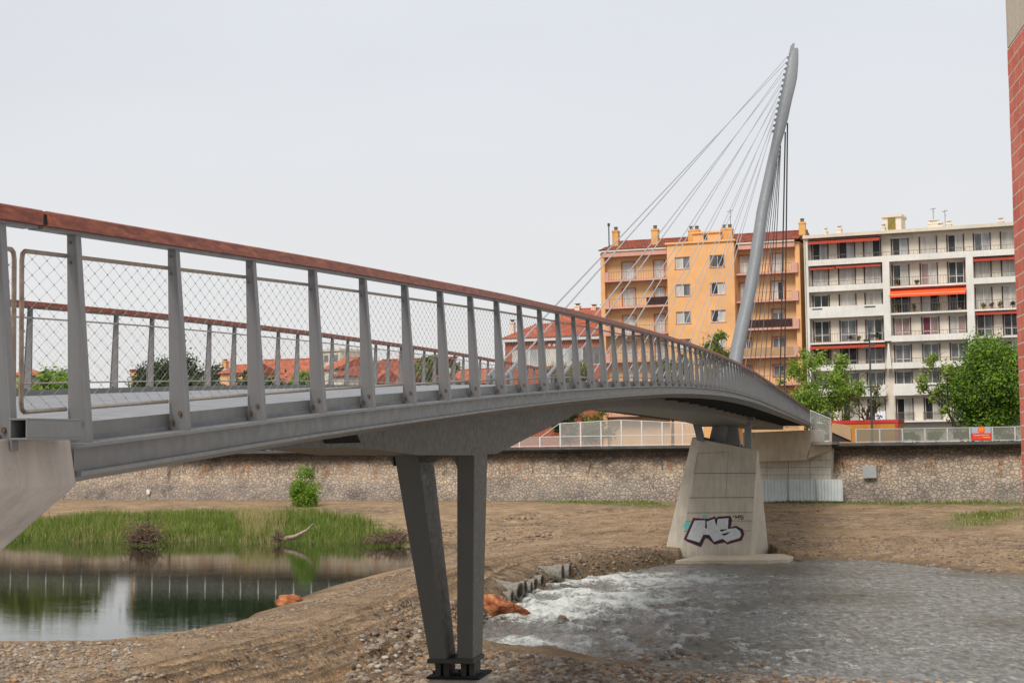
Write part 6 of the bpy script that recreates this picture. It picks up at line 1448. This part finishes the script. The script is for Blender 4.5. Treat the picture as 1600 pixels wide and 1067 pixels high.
blades('dry_reeds', 'patch of tall dry straw among the green grass', Wxy([(365, 820), (430, 818), (450, 826), (430, 840), (375, 840)], .8), 1000, 1.0, 2.0, .02, ['blade_straw'], [1], 62, edge=.5)
blades('dry_fringe', 'fringe of dry stalks at the waterline', Wxy([(95, 834), (200, 832), (330, 838), (420, 842), (420, 847), (100, 847)], .3), 3000, .4, .9, .02, ['blade_straw', 'leaf_olive'], [.6, .4], 63, edge=.6)
for k, (wp, s_) in enumerate(WEED): blades('weeds', 'low patchy weeds on the earth below the quay wall', wp, [3000, 1100, 2000, 3000][k], .10, .34, .03, ['leaf_olive', 'blade_green', 'blade_straw'], [.55, .25, .2], 70 + k)
# driftwood and debris heaps
M['drift'] = mat('driftwood', (.20, .14, .10), .9, .4, scale=5, col2=(.36, .29, .22)); M['twig'] = mat('twigs', (.08, .05, .035), .95, .4, scale=6, col2=(.20, .13, .09))
def heap(name, label, px, py, w_, h, seed, n=260):
    rgn = np.random.default_rng(seed); c = atz(px, py, .25); mb = MB().mat('twig')
    for _ in range(n):
        q = c + rgn.normal(size=3) * [w_ * .3, .5, 0]; q[2] = c[2] + abs(rgn.normal()) * h * .35; d = rgn.normal(size=3) * [1, .7, .6]; d /= np.linalg.norm(d); l_ = .25 + .7 * rgn.random()
        mb.tube([q - d * l_ / 2, q + d * l_ / 2 + rgn.normal(size=3) * .08], .012 + .03 * rgn.random(), 4)
    o = mb.build(name, loc=c); return tag(o, label, 'debris')
heap('debris_heap', 'tangled dark heap of flood debris at the waterline, left on the grassy bank', 226, 847, 2.5, 2.0, 81, 420)
heap('debris_heap', 'low heap of brown twigs at the right end of the grassy bank', 612, 847, 3.6, 1.1, 83, 320)
c = atz(440, 846, .2); o = None
lg = thing('driftwood_log', 'pale bare log with a splayed root end lying on the pond bank', 'log', c)
a, b = at(444, 842, c[1]), at(480, 828, c[1]); MB().mat('drift').tube([a, (a + b) / 2 - [0, 0, .12], b, b + [.5, 0, .55]], [.20, .16, .11, .05], 8).build('stem', parent=lg)
rgn = np.random.default_rng(5); mb = MB().mat('twig')
for _ in range(110): d = rgn.normal(size=3); d /= np.linalg.norm(d); q = a + [-.5, 0, .15]; mb.tube([q, q + d * [.9, .5, .75] * (.4 + .8 * rgn.random())], [.04, .012], 4)
mb.build('root', parent=lg)
# pots and plants on balconies
plants = [('A', 3, .12, .45), ('A', 3, .55, .5), ('A', 3, .66, .4), ('A', 3, .9, .9), ('B', 1, .08, .7), ('B', 1, .35, .4), ('B', 2, .07, 1.1), ('B', 2, .3, .9), ('B', 2, .62, .8), ('B', 2, .9, 1.2), ('C', 2, .1, .5), ('C', 2, .2, .5), ('C', 2, .3, .55), ('C', 2, .45, .5)]
desc = ['tiny', 'rounded', 'low', 'tall', 'leafy', 'small', 'bushy dark', 'drooping', 'spreading', 'tallest', 'clipped', 'upright', 'neat', 'squat']
nmS = {'A': 'left section', 'B': 'middle section', 'C': 'right section'}
for i_, (sec, k, f_, h) in enumerate(plants):
    u0, u1 = {'A': (uA0, uP0), 'B': (uP1, uB1), 'C': (uQ1, uQ1 + 9)}[sec]; u = u0 + (u1 - u0) * f_; z = LV[k] + .2; c_ = W.p(u, .35, z)
    r_ = thing('potted_plant', '%s potted plant on balcony row %s of the white block, %s' % (desc[i_], ['one', 'two', 'three', 'four'][k], nmS[sec]), 'plant', c_, 'potted plants on the balconies')
    MB().mat('terracotta_trim').tube([c_, c_ + [0, 0, .26]], [.12, .16], 8).build('pot', parent=r_)
    V, F = leaf_cloud([c_ + [0, 0, .25 + h * .5]], np.array([[.3, .3, h * .55]]), 160, .10, np.random.default_rng(i_), shell=.1); np_mesh('foliage', V, F, ['leaf_dark' if i_ % 2 else 'leaf_olive'], parent=r_)
